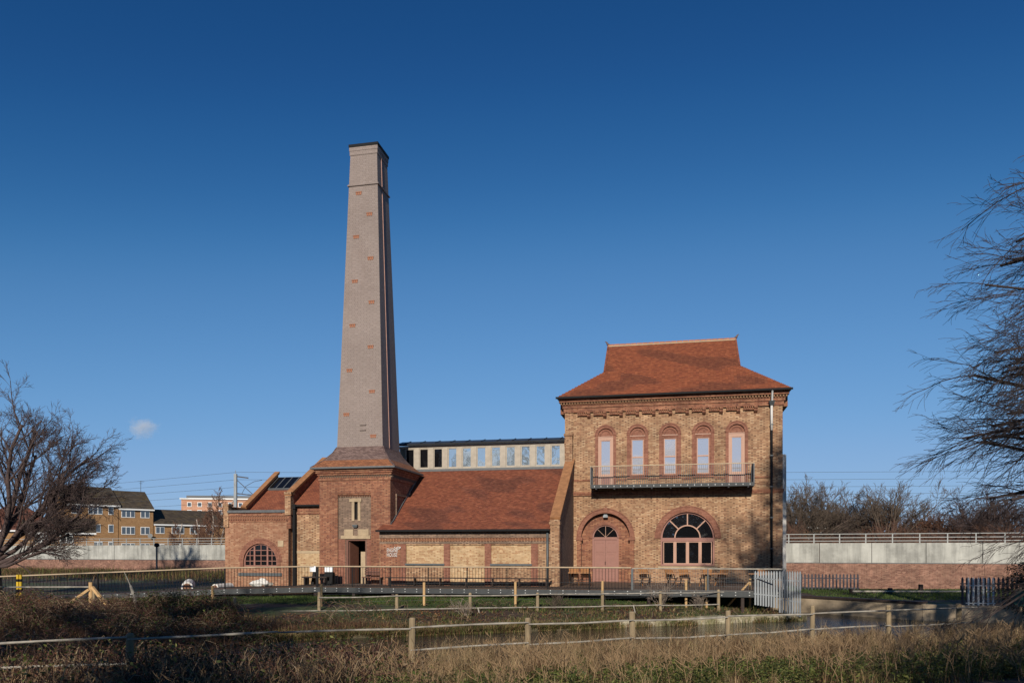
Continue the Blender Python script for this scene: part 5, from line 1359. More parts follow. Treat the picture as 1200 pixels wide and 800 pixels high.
def hip_house(name, loc, rz, label, w, d, ze, zr, wallm, roofm):
    o = empty(name, loc, rz, label, 'house', 'houses beyond the boundary wall')
    MB().box(-w / 2, w / 2, 0, d, -2, ze).build('wall', wallm, o)
    a = d / 2
    e = [(-w / 2 - .3, -.3, ze), (w / 2 + .3, -.3, ze), (w / 2 + .3, d + .3, ze), (-w / 2 - .3, d + .3, ze)]
    r0, r1 = (-w / 2 + a, a, zr), (w / 2 - a, a, zr)
    if w <= d: r0 = r1 = (0, a, zr)
    m = MB().face([e[0], e[1], r1, r0]).face([e[1], e[2], r1]).face([e[2], e[3], r0, r1]).face([e[3], e[0], r0]).face(e[::-1])
    m.build('roof', roofm, o)
    MB().box(-w / 2 - .32, w / 2 + .32, -.36, -.3, ze - .15, ze + .05).build('fascia', WHITEFRAME, o)
    windows(o, [(-w / 4, ze - 1.2, 1.6, 1.2, 2), (w / 4, ze - 1.2, 1.6, 1.2, 2)], 0)
hip_house('hipped_house', (-64.0, 98, -0.5), R(25), 'low house with red brown hipped roof behind the left bare tree', 11, 9, 5.0, 8.4, HBRICK, TILE_HRED)
hip_house('hipped_house', (39.5, 95, -0.5), R(-10), 'yellow brick house with dark hipped roof behind bare trees at right', 7.5, 7.0, 5.3, 7.6, HBRICK, SLATE_H)
h4 = empty('rear_house', (-55.5, 102, -0.5), R(30), 'small brown house with lean-to dark roof between the hipped house and terrace', 'house', 'houses beyond the boundary wall')
gable_house(h4, -8, 0, 6, 4.8, 6.6, HBRICK, SLATE_H)
windows(h4, [(-6, 3.9, 1.5, 1.0, 2), (-3.2, 3.9, 1.5, 1.0, 2)], 0)

def flats():
    o = empty('apartment_block', (-104, 300, -1), R(8), 'distant pink brick apartment block with flat pale roof edge', 'building')
    MB().box(-24, 24, 0, 16, 0, 22.8).build('wall', FARB, o)
    MB().box(-24.5, 24.5, -0.5, 16.5, 22.8, 23.3).build('roof_edge', WHITEFRAME, o)
    MB().box(-22.5, 24, 1.5, 15, 23.3, 24.4).build('top_storey', LEAD, o)
    for r in range(3):
        for k in range(12):
            x = -21 + k * 3.8
            f = MB().box(x - 0.8, x + 0.8, -0.1, -0.01, 20.8 - r * 3 - 0.9, 20.8 - r * 3 + 0.9).build('window', WHITEFRAME, o)
            MB().box(x - 0.6, x + 0.6, -0.14, -0.101, 20.8 - r * 3 - 0.7, 20.8 - r * 3 + 0.7).build('pane', GLASS_HOUSE, f)
flats()

# ------------------------------------------------------------------ trees
def tubes_mesh(name, polys, mat):
    """polys: list of (points Nx3, radii N, sides)"""
    groups = {}
    for p, r, s in polys: groups.setdefault((len(p), s), []).append((p, r))
    V, Fq, base = [], [], 0
    for (n, s), lst in groups.items():
        P = np.array([q[0] for q in lst], float); Rr = np.array([q[1] for q in lst], float)
        m = len(lst)
        T = np.empty_like(P); T[:, 1:-1] = P[:, 2:] - P[:, :-2]; T[:, 0] = P[:, 1] - P[:, 0]; T[:, -1] = P[:, -1] - P[:, -2]
        T /= np.linalg.norm(T, axis=2, keepdims=True) + 1e-9
        ref = np.where(np.abs(T[:, :1, 2:3]) > 0.8, np.array([1.0, 0.13, 0]), np.array([0.1, 0.2, 1.0]))
        A = np.cross(T, np.broadcast_to(ref, T.shape)); A /= np.linalg.norm(A, axis=2, keepdims=True) + 1e-9
        B = np.cross(T, A)
        th = np.arange(s) * 2 * np.pi / s
        ring = P[:, :, None] + Rr[:, :, None, None] * (A[:, :, None] * np.cos(th)[:, None] + B[:, :, None] * np.sin(th)[:, None])
        V.append(ring.reshape(-1, 3))
        idx = base + np.arange(m * n * s).reshape(m, n, s)
        a, b = idx[:, :-1], idx[:, 1:]
        f = np.stack([a, np.roll(a, -1, 2), np.roll(b, -1, 2), b], -1).reshape(-1, 4)
        Fq.append(f); base += m * n * s
    return np_mesh(name, np.concatenate(V), np.concatenate(Fq), mat)

def branch_set(seed, starts, levels=4, child=(5, 6, 5, 4), ratio=(0.55, 0.55, 0.5, 0.5), spread=(35, 60), up=0.12, wob=0.16, droop=0.0, rmin=0.006, minlen=0.25, rfac=0.6):
    """starts: list of (point, direction, length, radius, level). returns polylines by level"""
    g = random.Random(seed); out = []; stack = list(starts)
    while stack:
        p, d, L, r, lv = stack.pop()
        n = 6 if lv <= 1 else 5 if lv == 2 else 4
        p = Vector(p); d = Vector(d).normalized(); pts = [p.copy()]; dirs = [d.copy()]
        for k in range(n - 1):
            d = d + Vector((g.gauss(0, wob), g.gauss(0, wob), g.gauss(0, wob) + up - droop * lv * (k + 1) / n)); d.normalize()
            p = p + d * (L / (n - 1)); pts.append(p.copy()); dirs.append(d.copy())
        r1 = max(rmin * 0.7, r * (0.45 if lv else 0.55))
        rad = [r + (r1 - r) * k / (n - 1) for k in range(n)]
        out.append((pts, rad, lv))
        if lv >= levels: continue
        m = child[min(lv, len(child) - 1)]
        for j in range(m):
            t = 0.25 + 0.75 * (j + g.random()) / m; t = min(t, 0.999)
            i = int(t * (n - 1)); f = t * (n - 1) - i
            q = pts[i].lerp(pts[i + 1], f); dd = dirs[i]
            ax = dd.cross(Vector((g.gauss(0, 1), g.gauss(0, 1), g.gauss(0, 1)))).normalized()
            a = R(g.uniform(*spread)); nd = dd * math.cos(a) + ax * math.sin(a)
            nl = L * ratio[min(lv, len(ratio) - 1)] * g.uniform(0.7, 1.25) * (1.15 - 0.45 * t)
            if nl < minlen: continue
            nr = max(rmin, (rad[i]) * rfac * g.uniform(0.7, 1.0))
            stack.append((q, nd, nl, nr, lv + 1))
    return out

def make_tree(name, label, group, base, starts, seed, barkm, twigm, trunk_levels=0, straight=None, **kw):
    o = empty(name, base, 0, label, 'tree', group)
    br = branch_set(seed, starts, **kw)
    sides = lambda lv, r: 8 if lv == 0 else 6 if lv == 1 else 4 if r > 0.02 else 3
    tr = [(p, r, sides(lv, r[0])) for p, r, lv in br if lv <= trunk_levels]
    cr = [(p, r, sides(lv, r[0])) for p, r, lv in br if lv > trunk_levels]
    if straight: tr.append(([(0.04 * math.sin(k), 0.04 * math.cos(2 * k), -0.1 + straight[0] * k / 5) for k in range(6)], [straight[1] * (1 - 0.14 * k) for k in range(6)], 8))
    link('trunk', tubes_mesh('trunk', tr, barkm), o); link('crown', tubes_mesh('crown', cr, twigm), o)
    return o

def left_tree():
    x, y = -28.3, 42.0; z = gz(x, y)
    S = [((0, 0, -0.1), (0.05, 0, 1), 2.2, 0.34, 0)]
    g = random.Random(4)
    for az, el, h, L, r in ((5, 22, 1.6, 6.6, 0.13), (-15, 40, 1.9, 7.0, 0.15), (12, 55, 2.0, 7.6, 0.16), (40, 70, 2.1, 7.6, 0.17), (-5, 32, 1.8, 7.2, 0.13), (15, 47, 2.0, 7.2, 0.13), (80, 55, 1.9, 6.5, 0.14), (150, 50, 2.0, 6, 0.13), (200, 65, 2.1, 7.2, 0.15), (-60, 40, 1.7, 5.2, 0.12), (-20, 64, 2.1, 7.6, 0.15), (-95, 60, 2.0, 6, 0.12), (0, 0, 1.5, 5.2, 0.1), (100, 30, 1.8, 5, 0.1), (-8, 12, 1.4, 5.6, 0.11)):
        a, e = R(az), R(el); L *= 0.98 if el > 50 else 0.86
        S.append(((0, 0, h), (math.cos(a) * math.cos(e), math.sin(a) * math.cos(e), math.sin(e)), L, r, 1))
    make_tree('bare_tree', 'large bare tree with purple brown twigs at the left edge', 'bare trees beside the buildings', (x, y, z), S, 11, BARKD, TWIG, 0, levels=5, child=(0, 10, 7, 6, 4), ratio=(1, 0.46, 0.52, 0.52, 0.55), spread=(20, 46), up=0.03, wob=0.12, rmin=0.0085, minlen=0.2, rfac=0.55)
left_tree()

def right_tree():
    x, y = 15.4, 15.0; z = gz(x, y)
    S = [((0, 0, -0.1), (0.0, 0.0, 1), 21.0, 0.4, 0)]
    g = random.Random(8)
    def limb(h, az, e, L, r=0.075):
        az, e = R(az), R(e)
        S.append(((0, 0, h), (math.cos(az) * math.cos(e), math.sin(az) * math.cos(e), math.sin(e)), L, r, 1))
    for k in range(40):                      # limbs sweeping left over the lawn
        h = 3.2 + k * 0.165
        limb(h, 180 + g.uniform(-36, 6), g.uniform(-14, 8), 5.95 - 0.025 * k + g.uniform(-1.0, 0.35), g.uniform(0.04, 0.075))
    for k in range(30): limb(16.2 + k * 0.12, 180 + g.uniform(-50, 0), g.uniform(14, 42), 5.4 - 0.04 * k, 0.15)
    for k in range(16): limb(4 + k * 0.8, g.uniform(-110, 110), g.uniform(10, 50), 6.0 - k * 0.18, 0.09)
    make_tree('weeping_tree', 'bare tree with long drooping twigs reaching in from the right edge', 'bare trees beside the buildings', (x, y, z), S, 23, BARKD, TWIGDARK, 0, levels=4, child=(0, 13, 7, 3), ratio=(1, 0.34, 0.5, 0.5), spread=(12, 38), up=0.0, wob=0.115, droop=0.06, rmin=0.0045, minlen=0.15, rfac=0.45)
right_tree()

def far_left_tree():
    x, y = -40.8, 42.0; S = [((0, 0, -0.1), (0.02, 0, 1), 17.0, 0.42, 0)]; g = random.Random(77)
    for k in range(26):
        az, e = g.uniform(0, 6.28), R(g.uniform(25, 65)); S.append(((0, 0, 8 + k * 0.35), (math.cos(az) * math.cos(e), math.sin(az) * math.cos(e), math.sin(e)), 6.4 - 0.1 * k, 0.17, 1))
    make_tree('bare_tree', 'tall bare tree standing outside the left edge, shading the concrete wall', 'bare trees beside the buildings', (x, y, -0.5), S, 78, BARKD, TWIG, 0, levels=4, child=(0, 7, 5, 3), ratio=(1, 0.5, 0.5, 0.5), spread=(22, 48), up=0.04, wob=0.13, rmin=0.02, minlen=0.3, rfac=0.62)
far_left_tree()

def shade_tree(x, y, h, cr, seed, label, lo=0.22):
    S = []; g = random.Random(seed); thin = lo > 0.5
    for k in range(26):
        az, e = g.uniform(0, 6.28), R(g.uniform(5, 60)); S.append(((0, 0, h * (lo + (0.77 - lo) * k / 26)), (math.cos(az) * math.cos(e), math.sin(az) * math.cos(e), math.sin(e)), cr * g.uniform(0.7, 1.1), 0.07 if thin else 0.16, 1))
    make_tree('bare_tree', label, 'trees behind the viewpoint', (x, y, gz(x, y)), S, seed + 1, BARKD, TWIG, 0, straight=(h * 0.8, 0.22 if thin else 0.38), levels=4, child=(0, 8, 6, 4), ratio=(1, 0.5, 0.5, 0.5), spread=(22, 50), up=0.03, wob=0.13, rmin=0.022, minlen=0.3, rfac=0.62)
shade_tree(-17.0, -1.0, 18.0, 5.5, 120, 'tall bare tree behind the viewpoint shading the left brambles')
shade_tree(-9.8, -7.0, 12.5, 4.2, 140, 'smaller bare tree behind the viewpoint shading the near left bank')
shade_tree(8.1, 6.5, 23.5, 3.3, 150, 'tall high-crowned bare tree beyond the right edge whose shade falls on the tower', 0.68)
shade_tree(-28.0, 3.0, 17.0, 5.0, 130, 'second tall bare tree beyond the left edge shading the brambles')

def bg_tree(i, px, Y, ztop, label, mat, name='distant_tree', width=1.0, group='bare trees beyond the boundary wall', low=False):
    x = (px - 600) / 900 * Y; z = -0.8; H = ztop - z
    S = [((0, 0, 0), (0.02, 0, 1), H * 0.45, 0.05 + H * 0.012, 0)]
    g = random.Random(100 + i)
    for k in range(17):
        az = g.uniform(0, 6.28); e = R(g.uniform(28, 80)); h = H * g.uniform(0.12, 0.44)
        L = (H - h) * g.uniform(0.6, 0.85) / max(0.75, math.sin(e)); L = min(L, H * 0.7)
        S.append(((0, 0, h), (math.cos(az) * math.cos(e) * width, math.sin(az) * math.cos(e), math.sin(e)), L, 0.06 + H * 0.003, 1))
    return make_tree(name, label, group, (x, Y, z), S, 300 + i, mat, mat, 0, levels=4, child=(0, 9, 7, 5), ratio=(1, 0.42, 0.5, 0.5), spread=(20, 48), up=0.05, wob=0.12, rmin=0.016, minlen=0.25, rfac=0.5)
BG = [(932, 80, 8.4, 'dense bare tree closest to the steel column', TWIGB), (958, 84, 8.3, 'dense bare tree in front of the dark hipped house', TWIGB), (985, 86, 6.6, 'low bare tree right of the dark hipped house', TWIGB),
      (1010, 82, 6.6, 'dark bare tree left of the tallest tree beyond the right railing', TWIG), (1036, 80, 8.7, 'tallest pale bare tree beyond the right railing', TWIGB), (1062, 88, 5.8, 'short russet bare tree right of the tallest one', TWIGR),
      (1088, 84, 6.0, 'russet bare tree two right of the tallest pale one', TWIGR), (1112, 86, 5.9, 'brown bare tree behind the tips of the drooping twigs', TWIGB), (1135, 80, 6.0, 'russet bare tree behind the drooping twigs beside the dark ones', TWIGR), (1160, 78, 7.4, 'dark bare tree second from the right edge beyond the railing', TWIG), (1188, 80, 7.8, 'dark bare tree beyond the railing at the right edge', TWIG)]
for i, (px, Y, zt_, lb, mt) in enumerate(BG): bg_tree(i, px, Y, zt_, lb, mt)
for i, (px, Y, zt_, lb) in enumerate(((256, 88, 9.4, 'slender birch closest to the left wing parapet'), (246, 92, 7.6, 'slender birch left of the tallest birch'), (232, 95, 6.0, 'small birch before the lower terrace house'), (205, 96, 5.6, 'wispy sapling before the dark roof of the lower terrace house'))):
    x = (px - 600) / 900 * Y; H = zt_ + 0.8
    S = [((0, 0, 0), (0.01, 0, 1), H * 0.97, 0.11, 0)]; g = random.Random(60 + i)
    for k in range(38):
        h = H * (0.2 + 0.76 * k / 38); az = g.uniform(0, 6.28); e = R(g.uniform(35, 70)); S.append(((0, 0, h), (math.cos(az) * math.cos(e), math.sin(az) * math.cos(e), math.sin(e)), 0.3 + (H - h) * 0.33, 0.02, 1))
    make_tree('birch_tree', lb, 'birches behind the left wall', (x, Y, -0.8), S, 700 + i, BIRCH, TWIGR, 0, levels=3, child=(0, 6, 5), ratio=(1, 0.5, 0.5), spread=(20, 45), up=0.07, wob=0.1, rmin=0.02, minlen=0.2, rfac=0.6)

# trees behind the viewpoint whose shade lies across the near bank
def evergreen(x, y, h, rx, seed, label, n=9000, ls=0.11):
    z = gz(x, y); o = empty('holly_tree', (x, y, z), 0, label, 'tree', 'trees behind the viewpoint')
    MB().tube([(0, 0, -0.1), (0.05, 0, h * 0.4), (0, 0.05, h * 0.9)], [0.2, 0.14, 0.03], 8).build('trunk', BARKD, o)
    g = np.random.default_rng(seed); d = g.normal(0, 1, (n, 3)); d /= np.linalg.norm(d, axis=1, keepdims=True)
    r = g.random(n) ** 0.4
    k = 1 + 0.22 * np.sin(d[:, 0] * 5 + seed) * np.cos(d[:, 2] * 6) + 0.15 * np.sin(d[:, 1] * 9)
    P = np.stack([d[:, 0] * rx * r * k, d[:, 1] * rx * r * k, h * 0.55 + d[:, 2] * h * 0.45 * r * k], 1)
    c = leaves('crown', None, P, ls, [(0.02, 0.035, 0.012), (0.035, 0.05, 0.016), (0.015, 0.025, 0.01)], seed, kind=None); c.parent = o
# scrub under the trees, behind the railing
def scrub():
    g = np.random.default_rng(5); n = 3600; polys = []
    x = g.uniform(25, 62, n); y = g.uniform(71, 80, n); h = g.uniform(2.6, 5.7, n) * (0.75 + 0.25 * np.sin(x * 0.9) * np.sin(x * 0.37 + 1))
    for a, b, c in zip(x, y, h):
        l1, l2 = g.normal(0, 0.25), g.normal(0, 0.25)
        polys.append(([(a, b, -0.8), (a + l1, b + l2, c * 0.5 - 0.8), (a + l1 * 2.4, b + l2 * 2.4, c - 0.8)], [0.035, 0.026, 0.012], 3))
        for _ in range(3):
            t = g.uniform(0.4, 0.95); dx, dy = g.normal(0, 0.55), g.normal(0, 0.4)
            q = (a + l1 * 2.2 * t, b + l2 * 2.2 * t, c * t - 0.8)
            polys.append(([q, (q[0] + dx, q[1] + dy, q[2] + 0.55), (q[0] + dx * 1.6, q[1] + dy * 1.6, q[2] + 1.05)], [0.02, 0.016, 0.009], 3))
    tag(link('scrub', tubes_mesh('scrub', polys, TWIGR)), 'brown leafless scrub filling the space behind the right railing', kind='stuff')
scrub()

# ------------------------------------------------------------------ grass, weeds, brambles
def noise2(x, y, s, ph=0.0):
    return (np.sin(x * s + 1.3 * np.sin(y * s * 0.7 + ph)) + np.sin(y * s * 1.3 + 1.7 * np.sin(x * s * 0.6 + ph * 2)) + np.sin((x + y) * s * 2.1 + ph)) / 3

def pick(g, n, pal):
    pal = np.array(pal); i = g.integers(0, len(pal), n); return pal[i] * g.uniform(0.7, 1.25, (n, 1))

def blades(name, label, x, y, h, w, lean, pal, seed, mat=None, z=None, curve=0.5):
    g = np.random.default_rng(seed); n = len(x)
    z = zt(x, y) if z is None else z
    az = g.uniform(0, 2 * np.pi, n); la = g.uniform(0, 2 * np.pi, n); le = np.abs(g.normal(0, lean, n)) * h
    sx, sy = np.cos(az) * w / 2, np.sin(az) * w / 2
    lx, ly = np.cos(la) * le, np.sin(la) * le
    b = np.stack([x, y, z - 0.02], 1); s = np.stack([sx, sy, 0 * sx], 1)
    m = b + np.stack([lx * 0.3, ly * 0.3, h * 0.55], 1); t = b + np.stack([lx, ly, h * (1 - 0.25 * np.minimum(1, le / h))], 1)
    V = np.stack([b - s, b + s, m + s * 0.8, m - s * 0.8, t + s * 0.25, t - s * 0.25], 1).reshape(-1, 3)
    i = np.arange(n)[:, None] * 6
    F = np.concatenate([i + [0, 1, 2, 3], i + [3, 2, 4, 5]], 0)
    c = pick(g, n, pal) * (1.0 + 0.32 * noise2(x, y, 1.9, seed * 0.7) + 0.2 * noise2(x, y, 5.3, seed * 1.3))[:, None]
    c = np.repeat(np.clip(c, 0.004, 1), 6, 0)
    return tag(link(name, np_mesh(name, V, F, mat or GRASSM, c)), label, kind='stuff')

def leaves(name, label, P, size, pal, seed, kind='stuff', flat=0.6):
    g = np.random.default_rng(seed); n = len(P)
    nrm = g.normal(0, 1, (n, 3)); nrm[:, 2] = np.abs(nrm[:, 2]) + flat; nrm /= np.linalg.norm(nrm, axis=1, keepdims=True)
    a = np.cross(nrm, g.normal(0, 1, (n, 3))); a /= np.linalg.norm(a, axis=1, keepdims=True); b = np.cross(nrm, a)
    s = (size * g.uniform(0.6, 1.4, n))[:, None]
    V = np.stack([P - a * s, P + b * s * 0.5 + nrm * s * 0.12, P + a * s, P - b * s * 0.5 + nrm * s * 0.12], 1).reshape(-1, 3)
    F = np.arange(n * 4).reshape(n, 4)
    return tag(link(name, np_mesh(name, V, F, LEAFM, np.repeat(np.clip(pick(g, n, pal) * (1 + 0.4 * noise2(P[:, 0], P[:, 1], 1.6, seed * 0.9))[:, None], 0.004, 1), 4, 0))), label, kind=kind)

STRAW = [(0.33, 0.23, 0.115), (0.44, 0.32, 0.17), (0.22, 0.14, 0.068), (0.12, 0.075, 0.04), (0.52, 0.4, 0.23)]
SHADEGREEN = [(0.02, 0.03, 0.01), (0.03, 0.04, 0.013), (0.045, 0.05, 0.018)]
BROWN = [(0.09, 0.045, 0.026), (0.13, 0.065, 0.035), (0.06, 0.033, 0.02), (0.17, 0.09, 0.045)]
GREENS = [(0.075, 0.1, 0.024), (0.11, 0.13, 0.032), (0.145, 0.155, 0.042), (0.05, 0.07, 0.018), (0.18, 0.17, 0.055)]
LAWN = [(0.04, 0.07, 0.015), (0.06, 0.1, 0.02), (0.085, 0.11, 0.028)]

evergreen(5.2, -3.4, 9.0, 2.2, 71, 'dense evergreen holly behind the viewpoint shading the right foreground')
evergreen(9.2, -2.0, 10.0, 2.6, 72, 'second evergreen holly behind the viewpoint, farther right')

evergreen(19.0, 13.0, 17.0, 3.2, 73, 'tall evergreen beyond the right edge shading the palisade', 14000)
evergreen(15.4, 15.0, 9.0, 1.5, 74, 'ivy clad stem beside the weeping tree beyond the right edge', 5000)
evergreen(17.9, 25.5, 2.7, 1.4, 75, 'dark evergreen bush at the right edge behind the near fence', 16000, 0.05)

def rear_wood():
    g = np.random.default_rng(91); n = 26000
    x = g.uniform(-70, 60, n); y = g.uniform(-46, -38, n); top = 8.5 + 2.2 * noise2(x, y * 0.2, 0.35, 0.5)
    leaves('rear_wood', 'dark winter wood behind the viewpoint mirrored in the windows', np.stack([x, y, 0.2 + top * g.random(n) ** 0.8], 1), 0.6, [(0.04, 0.03, 0.02), (0.03, 0.035, 0.015), (0.06, 0.042, 0.03)], 92)
rear_wood()

def foreground():
    g = np.random.default_rng(1)
    def spread(n, y0=10.8, y1=25.0):
        y = y0 + g.random(n) * (y1 - y0); x = g.uniform(-0.72, 0.72, n) * y
        k = (y - fence_y(x) < 4.2) & (y - fence_y(x) > -9.5) & ((x > -7) | (y - fence_y(x) < 1)); return x[k], y[k]
    # tussocks of straw on the crest
    cx, cy = spread(2300); ct = cy - fence_y(cx)
    wgt = np.clip(0.3 + 0.45 * noise2(cx, cy, 0.8, 0.4) + 0.6 * sm(-4.5, -2, ct) - 0.95 * sm(-0.8, -3.6, cx) - 0.25 * sm(5, 9, cx), 0.015, 1)
    k = g.random(len(cx)) < wgt; cx, cy, ct = cx[k], cy[k], ct[k]
    nb = 140; ci = np.repeat(np.arange(len(cx)), nb); n = len(ci)
    rr = np.abs(g.normal(0, 0.13, n)); aa = g.uniform(0, 6.28, n); size = g.uniform(0.65, 1.3, len(cx))
    x = cx[ci] + rr * np.cos(aa); y = cy[ci] + rr * np.sin(aa)
    h = np.clip((0.3 + g.gamma(2.0, 0.075, n)) * size[ci] * (1 - rr) * (0.6 + 0.68 * sm(-5.5, -1, ct[ci])), 0.05, 0.95)
    pale = (g.random(len(cx)) < 0.62)[ci]
    blades('dry_grass', 'tall straw coloured dead grass along the near bank', x[pale], y[pale], h[pale], g.uniform(0.003, 0.007, pale.sum()), 0.55, STRAW, 2)
    q = ~pale
    blades('brown_weeds', 'dead brown weed stalks tangled through the near bank', x[q], y[q], h[q] * 0.9, g.uniform(0.004, 0.01, q.sum()), 0.8, BROWN + STRAW[2:4], 3)
    # thin carpet
    x, y = spread(110000); k = g.random(len(x)) < 0.5 + 0.5 * noise2(x, y, 2.6, 2.2); x, y = x[k], y[k]
    blades('low_grass', 'short mixed brown and green grass between the tussocks', x, y, g.uniform(0.05, 0.24, len(x)), g.uniform(0.005, 0.012, len(x)), 0.6, BROWN + GREENS + STRAW[2:4], 5)
    # leafy weeds: clumps of green, mostly towards the camera
    cx, cy = spread(2000); ct = cy - fence_y(cx)
    k = g.random(len(cx)) < np.clip(0.2 + 0.75 * sm(-2.0, -4.5, ct) + 0.4 * noise2(cx, cy, 0.9, 1.1) - 0.45 * sm(-4, -8, cx) - 0.3 * sm(3, 7, cx), 0.02, 1)
    cx, cy = cx[k], cy[k]; nb = 170; ci = np.repeat(np.arange(len(cx)), nb); n = len(ci); hh = g.uniform(0.16, 0.5, len(cx))
    rr = np.abs(g.normal(0, 0.17, n)); aa = g.uniform(0, 6.28, n); x = cx[ci] + rr * np.cos(aa); y = cy[ci] + rr * np.sin(aa)
    P = np.stack([x, y, zt(x, y) + g.random(n) ** 0.8 * hh[ci] * np.exp(-(rr / 0.3) ** 2)], 1)
    leaves('nettle_leaves', 'green nettle and weed leaves in clumps among the dead grass', P, 0.024, GREENS, 4)
    # seed heads
    n = 2600
    y = 11 + g.random(n) * 9; x = g.uniform(-0.7, 0.72, n) * y; t = y - fence_y(x); k = (t < 1.0) & (g.random(n) < 0.5 + 0.5 * noise2(x, y, 1.1, 0.4)); x, y = x[k], y[k]
    polys = []
    zz = zt(x, y)
    for a, b, c in zip(x, y, zz):
        H = g.uniform(0.35, 0.85); l1, l2 = g.normal(0, 0.12), g.normal(0, 0.12)
        top = (a + l1, b + l2, c + H)
        polys.append(([(a, b, c), (a + l1 * 0.4, b + l2 * 0.4, c + H * 0.55), top], [0.006, 0.005, 0.003], 3))
        for _ in range(4):
            d = g.normal(0, 0.06, 2); s_ = g.uniform(0.55, 0.95)
            q0 = (a + l1 * s_, b + l2 * s_, c + H * s_); polys.append(([q0, (q0[0] + d[0], q0[1] + d[1], q0[2] + 0.06), (q0[0] + d[0] * 1.7, q0[1] + d[1] * 1.7, q0[2] + 0.13)], [0.004, 0.007, 0.004], 3))
    tag(link('seed_stalks', tubes_mesh('seed_stalks', polys, plain('dead_stalk', (0.25, 0.165, 0.09), 0.9, var=0.4))), 'branched dead seed stalks standing above the near grass', kind='stuff')
foreground()

def brambles():
    g = np.random.default_rng(12)
    dark, pale = [], []; LP = []; RP_ = []
    def arcs(n, xs, ys, hmax, lmax, green=0.35, leafy=2):
        x = g.uniform(*xs, n); y = g.uniform(*ys, n)
        for a, b in zip(x, y):
            if b < fence_y(a) - 5 or (b > 28.5 and a > -0.36 * b and a < -7.5): continue
            z = gz(a, b); az = g.uniform(0, 6.28); L = g.uniform(0.5, 1) * lmax; H = g.uniform(0.35, 1) * hmax
            pts = []
            for k in range(6):
                u = k / 5
                pts.append((a + math.cos(az) * L * u + g.normal(0, 0.03), b + math.sin(az) * L * u * 0.8, z + H * 4 * u * (1 - u) * 0.85 + H * 0.25 * u + g.normal(0, 0.03)))
            w = g.uniform(0.7, 1.2)
            (pale if g.random() < 0.3 else dark).append((pts, [0.009 * w, 0.0085 * w, 0.008 * w, 0.007 * w, 0.005 * w, 0.0035], 3))
            for k in range(1, 6):
                for _ in range(leafy):
                    p = np.array(pts[k]) + g.normal(0, 0.09, 3); (LP if g.random() < green else RP_).append(p)
    arcs(2600, (-30, -6), (15, 33.5), 0.62, 1.5, 0.22, 1)
    arcs(600, (-26, -9), (28, 33), 0.55, 1.4, 0.3, 1)
    for cx, cy, hh, gr in ((-20.5, 31, 0.9, 0.2), (-13.6, 30.8, 0.85, 0.8), (-23, 29, 0.9, 0.25), (-12.0, 29.5, 0.7, 0.75), (-17, 27, 0.8, 0.3), (-9.3, 26.5, 0.6, 0.6), (-12.6, 25.5, 0.65, 0.5), (-6.5, 22.5, 0.5, 0.6), (-9.5, 20.5, 0.6, 0.45)):
        arcs(150, (cx - 1.2, cx + 1.2), (cy - 0.9, cy + 0.9), hh, 1.2, gr, 4)
    arcs(350, (-9, 0), (21, 27), 0.55, 1.2, 0.3, 1)
    arcs(420, (-9, 12), (29.0, 36), 0.32, 0.8, 0.3, 1)
    arcs(1300, (-14, -1.5), (11.5, 20.5), 0.55, 1.0, 0.4, 2)
    arcs(1500, (-13, -2.6), (12.5, 19.0), 0.95, 0.9, 0.35, 2)
    tag(link('bramble_stems', tubes_mesh('bramble_stems', dark, plain('bramble_stem', (0.09, 0.042, 0.03), 0.85))), 'arching dark brown bramble stems over the left bank', kind='stuff')
    tag(link('dead_bramble_stems', tubes_mesh('dead_bramble_stems', pale, plain('dead_bramble_stem', (0.26, 0.19, 0.12), 0.9))), 'bleached dead bramble stems looping through the left bank', kind='stuff')
    leaves('bramble_leaves', 'dark green bramble leaves over the left bank', np.array(LP), 0.045, GREENS[:4] + SHADEGREEN, 13)
    leaves('dead_leaves', 'russet withered bramble leaves over the left bank', np.array(RP_), 0.032, BROWN + [(0.16, 0.07, 0.035)], 14)
    # dead stalks in the bramble mass
    n = 95000; x = np.where(g.random(n) < 0.6, g.uniform(-31, -4.0, n), g.uniform(-13, -2.5, n)); y = np.where(x > -13, g.uniform(11, 34, n), g.uniform(15, 34, n))
    k = (y > fence_y(x) - 5) & (np.abs(x) < 0.74 * y) & ~((y > 29.5) & (x > -0.36 * y)); x, y = x[k], y[k]
    h = np.clip(0.2 + 0.24 * noise2(x, y, 0.8, 0.3) + g.gamma(2, 0.06, len(x)), 0.06, 0.8)
    blades('bramble_litter', 'matted brown dead stalks under the brambles', x, y, h, g.uniform(0.008, 0.02, len(x)), 0.75, BROWN + [(0.15, 0.085, 0.045), (0.2, 0.13, 0.07)], 15)
brambles()

def wall_foot():
    g = np.random.default_rng(31); n = 60000
    x = g.uniform(-62, -18, n); y = 58 - 0.34 * (x - 29.6) - np.abs(g.normal(0, 6.5, n)) - 0.4; k = (y > 43) & (np.abs(x) < 0.72 * y) & (g.random(n) < 0.55 + 0.5 * noise2(x, y, 0.5, 0.9)); x, y = x[k], y[k]
    blades('rough_growth', 'rough brown and green growth between the ramp and the left boundary wall', x, y, g.uniform(0.15, 0.75, len(x)) * (1 + 0.5 * noise2(x, y, 0.7, 0.2)), g.uniform(0.02, 0.05, len(x)), 0.7, BROWN + GREENS[:3] + STRAW[2:4], 32)
wall_foot()

